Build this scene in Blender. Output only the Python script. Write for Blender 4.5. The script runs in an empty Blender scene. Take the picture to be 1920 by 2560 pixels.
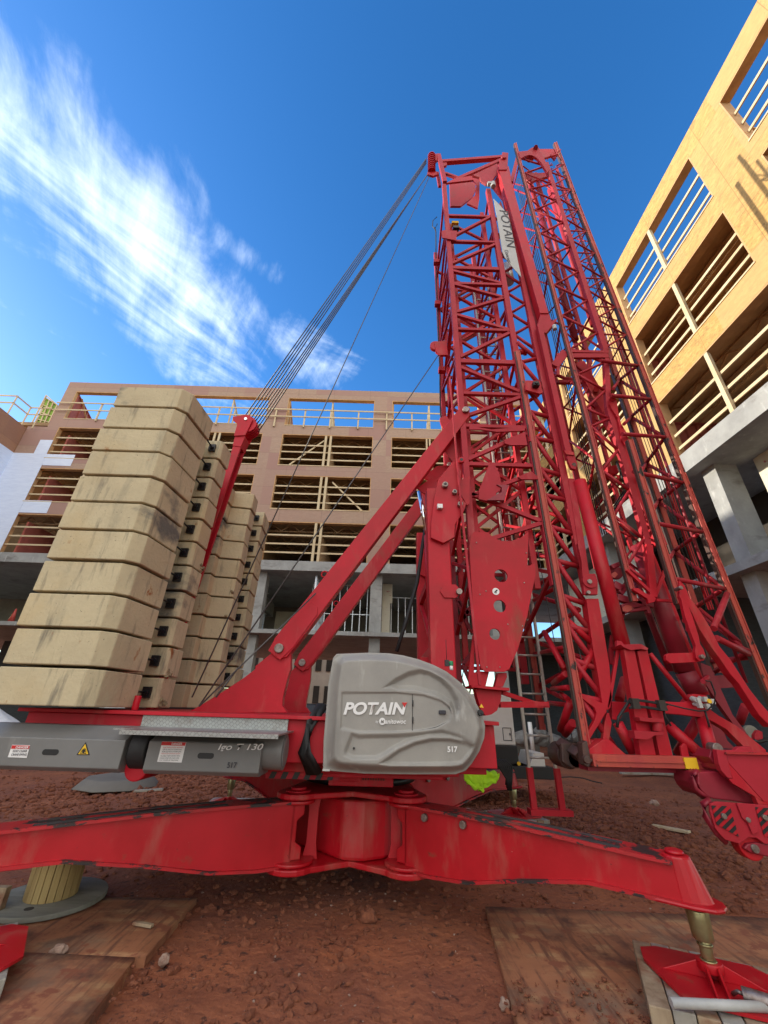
import bpy, bmesh, math, random
from mathutils import Vector, Matrix, noise
random.seed(7)
S=bpy.context.scene; COL=S.collection
# ---------- measured camera ----------
F=991.; P=math.radians(26.53); R=math.atan(60/1986.); H=1.6
def ray(px,py):
    dx=px-960.; u=1280.-py
    a=dx*math.cos(R)-u*math.sin(R); b=u*math.cos(R)+dx*math.sin(R)
    return (a, F*math.cos(P)-b*math.sin(P), F*math.sin(P)+b*math.cos(P))
def at(px,py,X=None,Y=None,Z=None):
    r=ray(px,py)
    t = X/r[0] if X is not None else (Y/r[1] if Y is not None else (Z-H)/r[2])
    return Vector((r[0]*t,r[1]*t,r[2]*t+H))
REG=dict(z1=(0,900,2.304),t2=(1000,340,3.456),t3=(1000,900,3.456),t4=(1000,1400,3.456),r1=(1400,0,3.16),r2=(1400,600,3.16),r3=(1400,1200,3.16),r4=(1400,1700,3.16),b1=(0,1700,2.074),b2=(700,1600,2.37),b3=(1200,2100,2.304),b4=(600,940,2.911),c1=(500,900,7.373),c2=(1040,350,5.82),c3=(1250,350,5.82),c4=(1250,700,4.423),c5=(0,900,5.53),c6=(1240,1650,7.373),e1=(1440,1150,5.53),e2=(1560,1450,4.608),e3=(1360,1500,5.53),e4=(1400,900,6.912),e5=(1700,1820,6.145),f1=(480,1400,4.366),g1=(0,2180,3.318),n=(0,0,1))
def W(reg,x,y,**k):
    a,b,s=REG[reg]; return at(a+x/s,b+y/s,**k)
def A(az,Y,el): return Vector((az*Y,Y,H+el*Y))
# ---------- tagging ----------
def tag(o,label=None,cat=None,group=None,kind=None):
    if label: o['label']=label
    if cat: o['category']=cat
    if group: o['group']=group
    if kind: o['kind']=kind
    return o
def empty(name,loc=(0,0,0)):
    o=bpy.data.objects.new(name,None); o.location=loc; o.empty_display_size=.2; COL.objects.link(o); return o
def setpar(o,parent):
    o.parent=parent
    if parent.type=='EMPTY': o.matrix_parent_inverse=Matrix.Translation(-parent.location)
# ---------- mesh builder ----------
class MB:
    def __init__(s): s.v=[]; s.f=[]; s.sm=[]
    def add(s,vs,fs,smooth=False):
        b=len(s.v); s.v+= [tuple(v) for v in vs]
        for f in fs: s.f.append(tuple(b+i for i in f)); s.sm.append(smooth)
        return s
    def box(s,a,b):
        x0,y0,z0=[min(a[i],b[i]) for i in range(3)]; x1,y1,z1=[max(a[i],b[i]) for i in range(3)]
        return s.add([(x0,y0,z0),(x1,y0,z0),(x1,y1,z0),(x0,y1,z0),(x0,y0,z1),(x1,y0,z1),(x1,y1,z1),(x0,y1,z1)],
          [(0,3,2,1),(4,5,6,7),(0,1,5,4),(1,2,6,5),(2,3,7,6),(3,0,4,7)])
    def bar(s,a,b,w=.06,h=None,up=(0,1,0)):
        h=h or w; a=Vector(a); b=Vector(b); d=(b-a)
        if d.length<1e-5: return s
        d.normalize(); up=Vector(up)
        if abs(d.dot(up))>.98: up=Vector((1,0,0))
        u=d.cross(up).normalized(); v=u.cross(d).normalized()
        vs=[]
        for p in (a,b):
            for i,j in ((-1,-1),(1,-1),(1,1),(-1,1)): vs.append(p+u*(w/2*i)+v*(h/2*j))
        return s.add(vs,[(0,1,2,3),(7,6,5,4),(0,4,5,1),(1,5,6,2),(2,6,7,3),(3,7,4,0)])
    def tube(s,a,b,r=.03,r2=None,n=10,flat=False):
        a=Vector(a); b=Vector(b); d=b-a
        if d.length<1e-5: return s
        d.normalize(); up=Vector((0,0,1)) if abs(d.z)<.95 else Vector((1,0,0))
        u=d.cross(up).normalized(); v=u.cross(d).normalized(); r2=r if r2 is None else r2
        vs=[]
        for p,rr in ((a,r),(b,r2)):
            for k in range(n):
                t=2*math.pi*k/n; vs.append(p+u*(rr*math.cos(t))+v*(rr*math.sin(t)))
        s.add(vs,[(k,(k+1)%n,n+(k+1)%n,n+k) for k in range(n)],not flat)
        b0=len(s.v)-2*n
        s.f.append(tuple(b0+k for k in range(n))[::-1]); s.sm.append(False)
        s.f.append(tuple(b0+n+k for k in range(n))); s.sm.append(False)
        return s
    def path(s,pts,r=.01,n=6):
        pts=[Vector(p) for p in pts]; rings=[]
        for i,p in enumerate(pts):
            d=(pts[min(i+1,len(pts)-1)]-pts[max(i-1,0)]).normalized()
            up=Vector((0,0,1)) if abs(d.z)<.95 else Vector((1,0,0))
            u=d.cross(up).normalized(); v=u.cross(d).normalized()
            rings.append([p+u*(r*math.cos(2*math.pi*k/n))+v*(r*math.sin(2*math.pi*k/n)) for k in range(n)])
        vs=[q for rr in rings for q in rr]; fs=[]
        for i in range(len(pts)-1):
            for k in range(n): fs.append((i*n+k,i*n+(k+1)%n,(i+1)*n+(k+1)%n,(i+1)*n+k))
        fs.append(tuple(range(n))[::-1]); fs.append(tuple((len(pts)-1)*n+k for k in range(n)))
        return s.add(vs,fs,True)
    def prism(s,pts,off):
        pts=[Vector(p) for p in pts]; off=Vector(off); n=len(pts)
        return s.add(pts+[p+off for p in pts],[tuple(range(n)),tuple(range(2*n-1,n-1,-1))]+[(i,i+n,(i+1)%n+n,(i+1)%n) for i in range(n)])
    def loft(s,secs,smooth=False):
        n=len(secs[0]); vs=[p for q in secs for p in q]; fs=[tuple(range(n))[::-1],tuple((len(secs)-1)*n+k for k in range(n))]
        for i in range(len(secs)-1):
            for k in range(n): fs.append((i*n+k,i*n+(k+1)%n,(i+1)*n+(k+1)%n,(i+1)*n+k))
        return s.add(vs,fs,smooth)
    def build(s,name,mat,parent=None,bevel=0,seg=2,fixn=True):
        me=bpy.data.meshes.new(name); me.from_pydata(s.v,[],s.f)
        me.polygons.foreach_set('use_smooth',s.sm)
        if fixn:
            bm=bmesh.new(); bm.from_mesh(me); bmesh.ops.recalc_face_normals(bm,faces=bm.faces); bm.to_mesh(me); bm.free()
        me.materials.append(mat)
        o=bpy.data.objects.new(name,me); COL.objects.link(o)
        if parent is not None: setpar(o,parent)
        if bevel:
            m=o.modifiers.new('bevel','BEVEL'); m.width=bevel; m.segments=seg; m.limit_method='ANGLE'; m.angle_limit=.6
            m.harden_normals=False
        return o
def plate(name,mat,pts,thick,parent,holes=(),axis=(0,1,0),bevel=0):
    """flat plate from points lying in a plane; holes = (centre, radius); extruded along axis"""
    pts=[Vector(p) for p in pts]; n=Vector(axis).normalized()
    u=Vector((1,0,0)) if abs(n.x)<.9 else Vector((0,1,0)); u=(u-n*u.dot(n)).normalized(); v=n.cross(u)
    o=pts[0]
    cu=bpy.data.curves.new(name,'CURVE'); cu.dimensions='2D'; cu.fill_mode='BOTH'; cu.extrude=thick/2
    def spl(q):
        sp=cu.splines.new('POLY'); sp.points.add(len(q)-1); sp.use_cyclic_u=True
        for i,p in enumerate(q): sp.points[i].co=((p-o).dot(u),(p-o).dot(v),0,1)
    spl(pts)
    for c,r in holes:
        c=Vector(c); spl([c+u*(r*math.cos(2*math.pi*k/28))+v*(r*math.sin(2*math.pi*k/28)) for k in range(28)])
    tmp=bpy.data.objects.new('tmp',cu); COL.objects.link(tmp)
    dg=bpy.context.evaluated_depsgraph_get(); me=bpy.data.meshes.new_from_object(tmp.evaluated_get(dg))
    bpy.data.objects.remove(tmp); bpy.data.curves.remove(cu)
    M=Matrix((u,v,n)).transposed().to_4x4(); M.translation=o+n*(thick/2)
    me.transform(M); me.name=name; me.materials.clear(); me.materials.append(mat)
    ob=bpy.data.objects.new(name,me); COL.objects.link(ob)
    if parent is not None: setpar(ob,parent)
    return ob
def textobj(name,body,mat,parent,loc,xdir,ydir,height,width=None,shear=0,bold=0,depth=.002,space=1):
    cu=bpy.data.curves.new(name,'FONT'); cu.body=body; cu.size=1; cu.shear=shear; cu.offset=bold; cu.extrude=0; cu.space_character=space
    tmp=bpy.data.objects.new('tmp',cu); COL.objects.link(tmp)
    dg=bpy.context.evaluated_depsgraph_get(); me=bpy.data.meshes.new_from_object(tmp.evaluated_get(dg))
    bpy.data.objects.remove(tmp); bpy.data.curves.remove(cu)
    xs=[v.co.x for v in me.vertices]; ys=[v.co.y for v in me.vertices]
    x0,x1,y0,y1=min(xs),max(xs),min(ys),max(ys)
    sy=height/(y1-y0); sx=(width/(x1-x0)) if width else sy
    xd=Vector(xdir).normalized(); yd=Vector(ydir).normalized(); n=xd.cross(yd)
    for v in me.vertices:
        v.co=xd*((v.co.x-x0)*sx)+yd*((v.co.y-y0)*sy)+Vector(loc)+n*depth
    me.name=name; me.materials.clear(); me.materials.append(mat)
    o=bpy.data.objects.new(name,me); COL.objects.link(o)
    if parent is not None: setpar(o,parent)
    return o
# ---------- materials ----------
MATS={}
def mat(name,base,rough=.6,metal=0,var=None,vscale=3,vstretch=(1,1,1),bump=0,bscale=40,bstretch=(1,1,1),coord='Object',detail=6,spec=.5,extra=None,rmin=None):
    m=bpy.data.materials.new(name); m.use_nodes=True; nt=m.node_tree; N=nt.nodes; L=nt.links
    b=N['Principled BSDF']; b.inputs['Base Color'].default_value=(*base,1); b.inputs['Roughness'].default_value=rough; b.inputs['Metallic'].default_value=metal
    b.inputs['Specular IOR Level'].default_value=spec
    out=N.new('ShaderNodeNewGeometry').outputs['Position']
    m['_']=0
    col=None
    if var:
        mp=N.new('ShaderNodeMapping'); mp.inputs['Scale'].default_value=vstretch; L.new(out,mp.inputs[0])
        nz=N.new('ShaderNodeTexNoise'); nz.inputs['Scale'].default_value=vscale; nz.inputs['Detail'].default_value=detail; nz.inputs['Roughness'].default_value=.65
        L.new(mp.outputs[0],nz.inputs[0])
        cr=N.new('ShaderNodeValToRGB'); cr.color_ramp.elements[0].position=.32; cr.color_ramp.elements[1].position=.68
        cr.color_ramp.elements[0].color=(*var,1); cr.color_ramp.elements[1].color=(*base,1)
        L.new(nz.outputs[0],cr.inputs[0]); col=cr.outputs[0]
        if rmin is not None:
            mr=N.new('ShaderNodeMapRange'); mr.inputs[1].default_value=.3; mr.inputs[2].default_value=.7; mr.inputs[3].default_value=rough; mr.inputs[4].default_value=rmin
            L.new(nz.outputs[0],mr.inputs[0]); L.new(mr.outputs[0],b.inputs['Roughness'])
    if extra: col=extra(nt,out,col,b)
    if col is not None: L.new(col,b.inputs['Base Color'])
    if bump:
        mp2=N.new('ShaderNodeMapping'); mp2.inputs['Scale'].default_value=bstretch; L.new(out,mp2.inputs[0])
        n2=N.new('ShaderNodeTexNoise'); n2.inputs['Scale'].default_value=bscale; n2.inputs['Detail'].default_value=8; L.new(mp2.outputs[0],n2.inputs[0])
        bp=N.new('ShaderNodeBump'); bp.inputs['Strength'].default_value=min(1,bump); bp.inputs['Distance'].default_value=.01*max(1,bump); L.new(n2.outputs[0],bp.inputs['Height']); L.new(bp.outputs[0],b.inputs['Normal'])
    MATS[name]=m; return m
def nmask(nt,out,scale,lo,hi,stretch=(1,1,1),detail=6,offs=(0,0,0),rough=.6):
    N=nt.nodes;L=nt.links
    mp=N.new('ShaderNodeMapping'); mp.inputs['Scale'].default_value=stretch; mp.inputs['Location'].default_value=offs; L.new(out,mp.inputs[0])
    nz=N.new('ShaderNodeTexNoise'); nz.inputs['Scale'].default_value=scale; nz.inputs['Detail'].default_value=detail; nz.inputs['Roughness'].default_value=rough; L.new(mp.outputs[0],nz.inputs[0])
    mr=N.new('ShaderNodeMapRange'); mr.inputs[1].default_value=lo; mr.inputs[2].default_value=hi; L.new(nz.outputs[0],mr.inputs[0]); return mr.outputs[0]
def mixc(nt,fac,a,b,mode='MIX'):
    m=nt.nodes.new('ShaderNodeMix'); m.data_type='RGBA'; m.blend_type=mode
    nt.links.new(fac,m.inputs[0]) if not isinstance(fac,(int,float)) else setattr(m.inputs[0],'default_value',fac)
    for v,s in ((a,m.inputs[6]),(b,m.inputs[7])):
        if isinstance(v,tuple): s.default_value=(*v,1)
        else: nt.links.new(v,s)
    return m.outputs[2]
def layer(specs):
    def ex(nt,out,col,b):
        for (c,scale,lo,hi,st,offs) in specs:
            col=mixc(nt,nmask(nt,out,scale,lo,hi,st,8,offs),col,c)
        return col
    return ex
RED=(.52,.008,.024)
m_red=mat('red_paint',RED,.46,spec=.32,var=(.36,.007,.014),vscale=1.6,bump=.04,bscale=60,rmin=.55,extra=layer([((.44,.08,.07),5,.56,.80,(1,1,.25),(3,1,0)),((.22,.06,.035),2.6,.60,.82,(1,1,.6),(9,3,1)),((.10,.02,.015),26,.70,.75,(1,1,1),(0,4,0))]))
m_red2=mat('red_paint_faded',(.43,.018,.036),.58,spec=.32,var=(.33,.012,.020),vscale=2.2,bump=.04,bscale=60,extra=layer([((.48,.13,.12),4,.58,.85,(1,1,.3),(5,1,0)),((.12,.03,.02),30,.69,.74,(1,1,1),(0,4,0))]))
m_redgloss=mat('red_leg_paint',(.52,.004,.014),.30,spec=.5,var=(.36,.005,.010),vscale=1.3,bump=.05,bscale=30,rmin=.5,extra=layer([((.40,.12,.09),3.2,.54,.80,(1,1,.35),(1,7,0)),((.20,.065,.035),5.5,.63,.80,(1,1,1.5),(4,7,9)),((.55,.40,.34),55,.735,.76,(1,1,1),(0,4,0)),((.05,.02,.015),24,.71,.74,(1,1,1),(2,4,0))]))
def chipex(nt,out,col,b):
    k=nmask(nt,out,3.2,.52,.535,(1,1,2.5),9,rough=.7)
    return mixc(nt,k,col,(.030,.022,.022))
m_chip=mat('chipped_edge_paint',(.50,.012,.02),.5,var=(.34,.02,.02),vscale=5,bump=.2,bscale=60,extra=chipex)
def chipex2(nt,out,col,b):
    k=nmask(nt,out,3.0,.545,.555,(1,1,2.5),9,(4,4,4),rough=.7)
    return mixc(nt,k,col,(.030,.022,.022))
m_chip2=mat('bottom_edge_paint',(.52,.010,.018),.45,var=(.36,.015,.02),vscale=5,bump=.1,bscale=60,extra=chipex2)
def topex(nt,out,col,b):
    k=nmask(nt,out,2.2,.46,.56,(1,1,1),8); c=mixc(nt,k,col,(.05,.045,.045))
    return mixc(nt,nmask(nt,out,9,.55,.7),c,(.22,.10,.06))
m_grip=mat('worn_grip_strip',(.06,.05,.05),.85,var=(.03,.03,.03),vscale=12,bump=.3,bscale=200,extra=layer([((.28,.05,.04),4,.56,.66,(1,1,1),(3,0,0))]))
def railex(nt,out,col,b):
    return mixc(nt,nmask(nt,out,9,.60,.65,(1,1,.5),8,(3,3,3)),col,(.03,.022,.018))
m_rail=mat('worn_orange_rail',(.46,.075,.042),.55,var=(.36,.04,.04),vscale=4,vstretch=(1,1,.3),bump=.1,bscale=50,extra=railex)
m_grease=mat('greasy_rail_side',(.035,.028,.025),.5,var=(.10,.04,.03),vscale=9,vstretch=(1,1,.4),bump=.3,bscale=40)
m_dred=mat('dark_red_paint',(.30,.012,.03),.5,var=(.2,.01,.02),vscale=3,bump=.04,bscale=60)
def cwex(nt,out,col,b):
    N=nt.nodes;L=nt.links
    c=mixc(nt,nmask(nt,out,3.0,.56,.84,(1.2,1.2,.28),8,(5,2,1)),col,(.22,.205,.155))
    c=mixc(nt,nmask(nt,out,9,.56,.72,(1.5,1.5,.22),9,(1,8,4)),c,(.24,.21,.15))
    c=mixc(nt,nmask(nt,out,.8,.58,.66,(1,1,1.6),9,(11,8,3)),c,(.15,.145,.125))
    c=mixc(nt,nmask(nt,out,1.1,.54,.78,(1,1,1),6,(0,9,2)),c,(.54,.42,.23))
    c=mixc(nt,nmask(nt,out,6,.66,.72,(1,1,.6),8,(8,9,2)),c,(.33,.13,.04))
    return mixc(nt,nmask(nt,out,45,.66,.70),c,(.22,.19,.13))
m_cw=mat('cream_ballast_concrete',(.58,.495,.315),.88,var=(.48,.405,.26),vscale=2.4,bump=.5,bscale=24,detail=9,extra=cwex)
m_crumb=mat('crumbled_ballast_concrete',(.30,.23,.13),.95,var=(.18,.14,.09),vscale=18,bump=1,bscale=60)
m_conc=mat('grey_site_concrete',(.36,.37,.36),.85,var=(.24,.245,.24),vscale=1.3,bump=.25,bscale=14,detail=9,extra=layer([((.16,.15,.14),.9,.56,.72,(1,1,2.5),(1,2,3)),((.48,.49,.48),6,.60,.75,(1,1,.3),(2,2,2))]))
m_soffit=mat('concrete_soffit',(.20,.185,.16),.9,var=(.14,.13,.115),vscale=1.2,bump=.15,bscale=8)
def osbtex(c1,c2,c3,pan=.25,pw=1.22,ph=2.44,dark=(.16,.08,.03),st=1):
    def ex(nt,out,col,b):
        N=nt.nodes;L=nt.links
        vo=N.new('ShaderNodeTexVoronoi'); vo.inputs['Scale'].default_value=7; vo.inputs['Randomness'].default_value=1; mp=N.new('ShaderNodeMapping'); mp.inputs['Scale'].default_value=(1,1,2.6); mp.inputs['Rotation'].default_value=(.5,.6,.2)
        L.new(out,mp.inputs[0]); L.new(mp.outputs[0],vo.inputs[0])
        c=mixc(nt,vo.outputs['Color'],c1,c2)
        c=mixc(nt,nmask(nt,out,4,.50,.62,(1,1,2.2),9,(2,3,4),rough=.78),c,tuple((.52 if st==1 else .86)*v for v in c1))
        c=mixc(nt,nmask(nt,out,9,.60 if st==1 else .68,.64 if st==1 else .72,(1,1,1.8),9,rough=.7),c,dark)
        sn=N.new('ShaderNodeVectorMath'); sn.operation='SNAP'; sn.inputs[1].default_value=(ph,ph,pw); L.new(out,sn.inputs[0])
        wn=N.new('ShaderNodeTexWhiteNoise'); wn.noise_dimensions='3D'; L.new(sn.outputs[0],wn.inputs[0])
        mr=N.new('ShaderNodeMath'); mr.operation='MULTIPLY'; mr.inputs[1].default_value=pan*2.6; L.new(wn.outputs[0],mr.inputs[0])
        c=mixc(nt,mr.outputs[0],c,c3)
        # panel joints
        sx=N.new('ShaderNodeSeparateXYZ'); L.new(out,sx.inputs[0])
        sm=N.new('ShaderNodeMath'); sm.operation='ADD'; L.new(sx.outputs[0],sm.inputs[0]); L.new(sx.outputs[1],sm.inputs[1])
        prev=None
        for src,p in ((sm.outputs[0],ph),(sx.outputs[2],pw)):
            pp=N.new('ShaderNodeMath'); pp.operation='PINGPONG'; pp.inputs[1].default_value=p/2; L.new(src,pp.inputs[0])
            lt=N.new('ShaderNodeMath'); lt.operation='LESS_THAN'; lt.inputs[1].default_value=.008; L.new(pp.outputs[0],lt.inputs[0])
            if prev is None: prev=lt.outputs[0]
            else:
                mx_=N.new('ShaderNodeMath'); mx_.operation='MAXIMUM'; L.new(prev,mx_.inputs[0]); L.new(lt.outputs[0],mx_.inputs[1]); prev=mx_.outputs[0]
        sc=N.new('ShaderNodeMath'); sc.operation='MULTIPLY'; sc.inputs[1].default_value=.65; L.new(prev,sc.inputs[0])
        return mixc(nt,sc.outputs[0],c,dark)
    return ex
m_osb=mat('osb_sheathing',(.5,.34,.15),.8,bump=.25,bscale=40,extra=osbtex((.58,.36,.115),(.42,.235,.06),(.46,.31,.13),.30,dark=(.24,.13,.045)))
m_ply=mat('pink_tinted_sheathing',(.36,.24,.19),.85,bump=.2,bscale=30,extra=osbtex((.42,.30,.22),(.34,.23,.165),(.34,.20,.165),.40,dark=(.17,.10,.08),st=0))
m_ply2=mat('orange_sheathing',(.40,.22,.13),.85,bump=.2,bscale=30,extra=osbtex((.42,.22,.12),(.36,.18,.10),(.30,.15,.10),.28,dark=(.18,.09,.06),st=0))
m_lum=mat('pale_lumber',(.62,.52,.34),.75,var=(.50,.38,.22),vscale=2,vstretch=(.6,.6,.6),bump=.15,bscale=30)
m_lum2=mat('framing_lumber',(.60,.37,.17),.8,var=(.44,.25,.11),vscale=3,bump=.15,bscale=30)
m_lum3=mat('dim_framing_lumber',(.38,.25,.13),.85,var=(.27,.17,.09),vscale=3)  # darker copy of the framing lumber, interior shade put into its colour
m_pinkwall=mat('pink_red_sheathing',(.45,.12,.09),.85,var=(.34,.09,.07),vscale=3,bump=.1)
m_green=mat('green_sheathing',(.25,.42,.05),.8,var=(.18,.32,.05),vscale=3,extra=layer([((.03,.08,.03),4,.62,.64,(1,1,1),(0,0,0))]))
m_wrap=mat('white_house_wrap',(.70,.78,.92),.6,var=(.60,.68,.84),vscale=2,vstretch=(1,1,6),bump=.25,bscale=3,bstretch=(1,1,3),extra=layer([((.38,.43,.52),7,.66,.72,(.6,.6,4),(0,0,0))]))
m_steel=mat('galvanised_studs',(.62,.64,.66),.4,metal=.6,var=(.5,.52,.54),vscale=6)
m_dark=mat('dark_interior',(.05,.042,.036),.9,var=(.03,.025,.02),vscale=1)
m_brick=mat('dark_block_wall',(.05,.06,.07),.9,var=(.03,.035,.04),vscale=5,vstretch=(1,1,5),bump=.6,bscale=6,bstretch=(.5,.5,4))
m_foam=mat('printed_foam_board',(.66,.63,.50),.7,var=(.6,.57,.46),vscale=3,extra=layer([((.42,.10,.12),5,.64,.66,(1,1.2,2),(0,3,0))]))
m_black=mat('black_paint',(.012,.012,.014),.45)
m_rubber=mat('black_rubber',(.015,.015,.016),.65,bump=.1)
m_cable=mat('steel_wire_rope',(.10,.10,.10),.5,metal=.5)
m_chrome=mat('chromed_rod',(.85,.86,.9),.08,metal=1)
m_pin=mat('worn_pin_steel',(.32,.28,.26),.45,metal=.7,var=(.18,.12,.10),vscale=30,bump=.2)
m_house=mat('grey_fibreglass_cover',(.33,.315,.285),.55,var=(.265,.255,.235),vscale=2.6,bump=.08,bscale=90,rmin=.45,detail=8,extra=layer([((.20,.19,.175),2.2,.54,.74,(1,1,.5),(4,2,8)),((.42,.41,.38),9,.62,.76,(1,1,.3),(1,0,3)),((.10,.095,.09),70,.74,.76,(1,1,1),(1,0,3))]))
m_case=mat('dark_grey_casing',(.19,.19,.185),.42,var=(.155,.155,.15),vscale=2.5,bump=.04,bscale=60,rmin=.5,extra=layer([((.27,.265,.25),6,.62,.80,(1,1,.3),(1,0,3))]))
def diaex(nt,out,col,b):
    N=nt.nodes;L=nt.links
    mp=N.new('ShaderNodeMapping'); mp.inputs['Rotation'].default_value=(0,math.radians(45),0); mp.inputs['Scale'].default_value=(1,0,1); L.new(out,mp.inputs[0])
    # diamonds from the two diagonal axes; depth (y) folded into z
    ck=N.new('ShaderNodeTexBrick'); ck.inputs['Scale'].default_value=22; ck.inputs['Mortar Size'].default_value=.035; ck.offset=0.5; ck.squash=1
    ck.inputs['Color1'].default_value=(1,1,1,1); ck.inputs['Color2'].default_value=(.8,.8,.8,1); ck.inputs['Mortar'].default_value=(0,0,0,1); ck.inputs['Brick Width'].default_value=.9; ck.inputs['Row Height'].default_value=.9
    sx=N.new('ShaderNodeSeparateXYZ'); L.new(out,sx.inputs[0])
    ad=N.new('ShaderNodeMath'); ad.operation='ADD'; L.new(sx.outputs[1],ad.inputs[0]); L.new(sx.outputs[2],ad.inputs[1])
    p=N.new('ShaderNodeMath'); p.operation='ADD'; L.new(sx.outputs[0],p.inputs[0]); L.new(ad.outputs[0],p.inputs[1])
    q=N.new('ShaderNodeMath'); q.operation='SUBTRACT'; L.new(sx.outputs[0],q.inputs[0]); L.new(ad.outputs[0],q.inputs[1])
    cb=N.new('ShaderNodeCombineXYZ'); L.new(p.outputs[0],cb.inputs[0]); L.new(q.outputs[0],cb.inputs[1]); L.new(cb.outputs[0],ck.inputs[0])
    bp=N.new('ShaderNodeBump'); bp.inputs['Strength'].default_value=.9; bp.inputs['Distance'].default_value=.004; L.new(ck.outputs['Color'],bp.inputs['Height']); L.new(bp.outputs[0],b.inputs['Normal'])
    c=mixc(nt,ck.outputs['Color'],(.17,.165,.16),(.40,.40,.39))
    return mixc(nt,nmask(nt,out,5,.55,.75),c,(.22,.17,.14))
m_dia=mat('diamond_plate',(.4,.4,.4),.35,metal=.55,extra=diaex)
m_white=mat('white_decal',(.78,.78,.77),.5)
m_sign=mat('off_white_sign_panel',(.46,.47,.46),.5,var=(.38,.39,.38),vscale=4,bump=.05)
m_ink=mat('dark_lettering',(.035,.035,.045),.6)
m_redink=mat('red_lettering',(.55,.02,.02),.6)
m_yel=mat('yellow_decal',(.80,.50,.02),.5)
m_orange=mat('orange_dumpster_paint',(.75,.30,.03),.6,var=(.55,.2,.03),vscale=3)
m_genw=mat('off_white_generator_panel',(.76,.75,.72),.55,var=(.68,.66,.62),vscale=3)
m_hi=mat('high_visibility_fabric',(.55,.95,.02),.8,var=(.42,.80,.03),vscale=14,extra=layer([((.16,.16,.12),9,.66,.70,(1,1,1),(0,0,0))]))
m_alu=mat('aluminium_ladder',(.62,.60,.55),.4,metal=.5,var=(.5,.47,.42),vscale=10)
m_woodd=mat('spool_core_wood',(.46,.34,.14),.8,var=(.30,.20,.08),vscale=6,vstretch=(2.5,2.5,.2),bump=.5,bscale=25,bstretch=(2,2,.2))
m_woodg=mat('weathered_grey_wood',(.26,.26,.22),.85,var=(.17,.17,.14),vscale=3,vstretch=(.5,4,4),bump=.5,bscale=14,bstretch=(.5,4,2))
m_crib=mat('cribbing_timber',(.42,.33,.22),.85,var=(.25,.17,.10),vscale=5,vstretch=(2,2,.6),bump=.5,bscale=18,extra=layer([((.20,.07,.035),3,.52,.68,(1,1,1),(2,0,0))]))
m_cribg=mat('cribbing_timber_grey',(.40,.38,.33),.85,var=(.26,.24,.20),vscale=5,bump=.5,bscale=18,extra=layer([((.20,.08,.04),3,.55,.7,(1,1,1),(6,0,0))]))
m_zinc=mat('olive_zinc_screw',(.42,.38,.20),.35,metal=.75,var=(.28,.24,.12),vscale=8,bump=.1)
m_pipe=mat('grey_conduit',(.5,.5,.48),.5,var=(.38,.38,.36),vscale=5,bump=.2)
m_tarp=mat('white_plastic_sheet',(.72,.74,.76),.5,var=(.6,.62,.64),vscale=4,bump=.5,bscale=6)
m_stone=mat('grey_rubble',(.22,.22,.21),.9,var=(.12,.12,.12),vscale=3,bump=.6,bscale=9)
def dirtex(nt,out,col,b):
    N=nt.nodes;L=nt.links
    c=mixc(nt,nmask(nt,out,.9,.42,.62,(1,1,1),8,(3,5,0)),col,(.22,.072,.038))
    c=mixc(nt,nmask(nt,out,14,.58,.66,(1,1,1),8,(3,5,0)),c,(.075,.027,.017))
    c=mixc(nt,nmask(nt,out,60,.66,.69,(1,1,1),4,(1,5,0)),c,(.30,.15,.10))
    return mixc(nt,nmask(nt,out,34,.70,.73,(1,1,1),4,(9,5,0)),c,(.36,.25,.19))
m_dirt=mat('red_clay_ground',(.36,.122,.052),.92,var=(.22,.070,.033),vscale=2.3,bump=3.2,bscale=13,detail=9,extra=dirtex)
m_clod=mat('clay_clods',(.25,.085,.040),.95,var=(.14,.045,.024),vscale=30,bump=.8,bscale=60)
m_peb=mat('pale_pebbles',(.38,.27,.21),.85,var=(.25,.15,.11),vscale=30)
m_mat=mat('muddy_plywood_mat',(.42,.18,.085),.8,var=(.30,.12,.058),vscale=1.6,vstretch=(1,2.2,1),bump=.3,bscale=20,detail=9,extra=layer([((.46,.27,.13),2.6,.52,.70,(1,2.5,1),(3,1,0)),((.12,.05,.032),3.5,.52,.68,(1,1,1),(0,7,0)),((.22,.15,.10),1.2,.56,.7,(1,1,1),(5,7,0)),((.17,.07,.04),22,.50,.66,(1,.10,1),(5,2,0)),((.25,.085,.045),7,.56,.62,(1,1,1),(8,7,4))]))
m_bark=mat('tree_bark',(.12,.09,.07),.9)
m_leaf=mat('winter_foliage',(.10,.11,.04),.8,var=(.16,.12,.06),vscale=2)
m_far=mat('pale_far_building',(.55,.5,.42),.8,var=(.45,.4,.34),vscale=1)
# =====================================================================
# GROUND
# =====================================================================
def gh(x,y):
    d=math.hypot(x,y-4)
    n=noise.noise((x*.35,y*.35,0))*.10+noise.noise((x*1.1,y*1.1,3))*.045+noise.noise((x*3.3,y*3.3,7))*.022+abs(noise.noise((x*8,y*8,1)))*.022+noise.noise((x*13,y*13,2))*.020
    pad=min(1,max(0,(abs(x)-3.4)/3,(y-9)/4,(2.2-y)/1.5))
    near=.30+.70*pad
    h=n*near-.03
    for c_,w_ in ((.35,.16),(-.45,.15)):
        xr=c_+.10*math.sin(y*.8)+(y-2)*.10; d_=(x-xr)/w_
        if abs(d_)<2.2 and y<5: h+=(-.022*math.exp(-d_*d_*1.5)+.014*math.exp(-(abs(d_)-1.25)**2*5)+(.006 if int(y*14+x*5)%2 and abs(d_)<.9 else 0))*min(1,max(0,5-y))
    if y>2.2: h+= .16*math.exp(-((x-3.6)**2/3.0+(y-8.5)**2/9.0))+.16*math.exp(-((x+2.6)**2/6+(y-10.5)**2/4))
    if y>18.8: h*=max(0,1-(y-18.8)/1.5)
    return h
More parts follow.
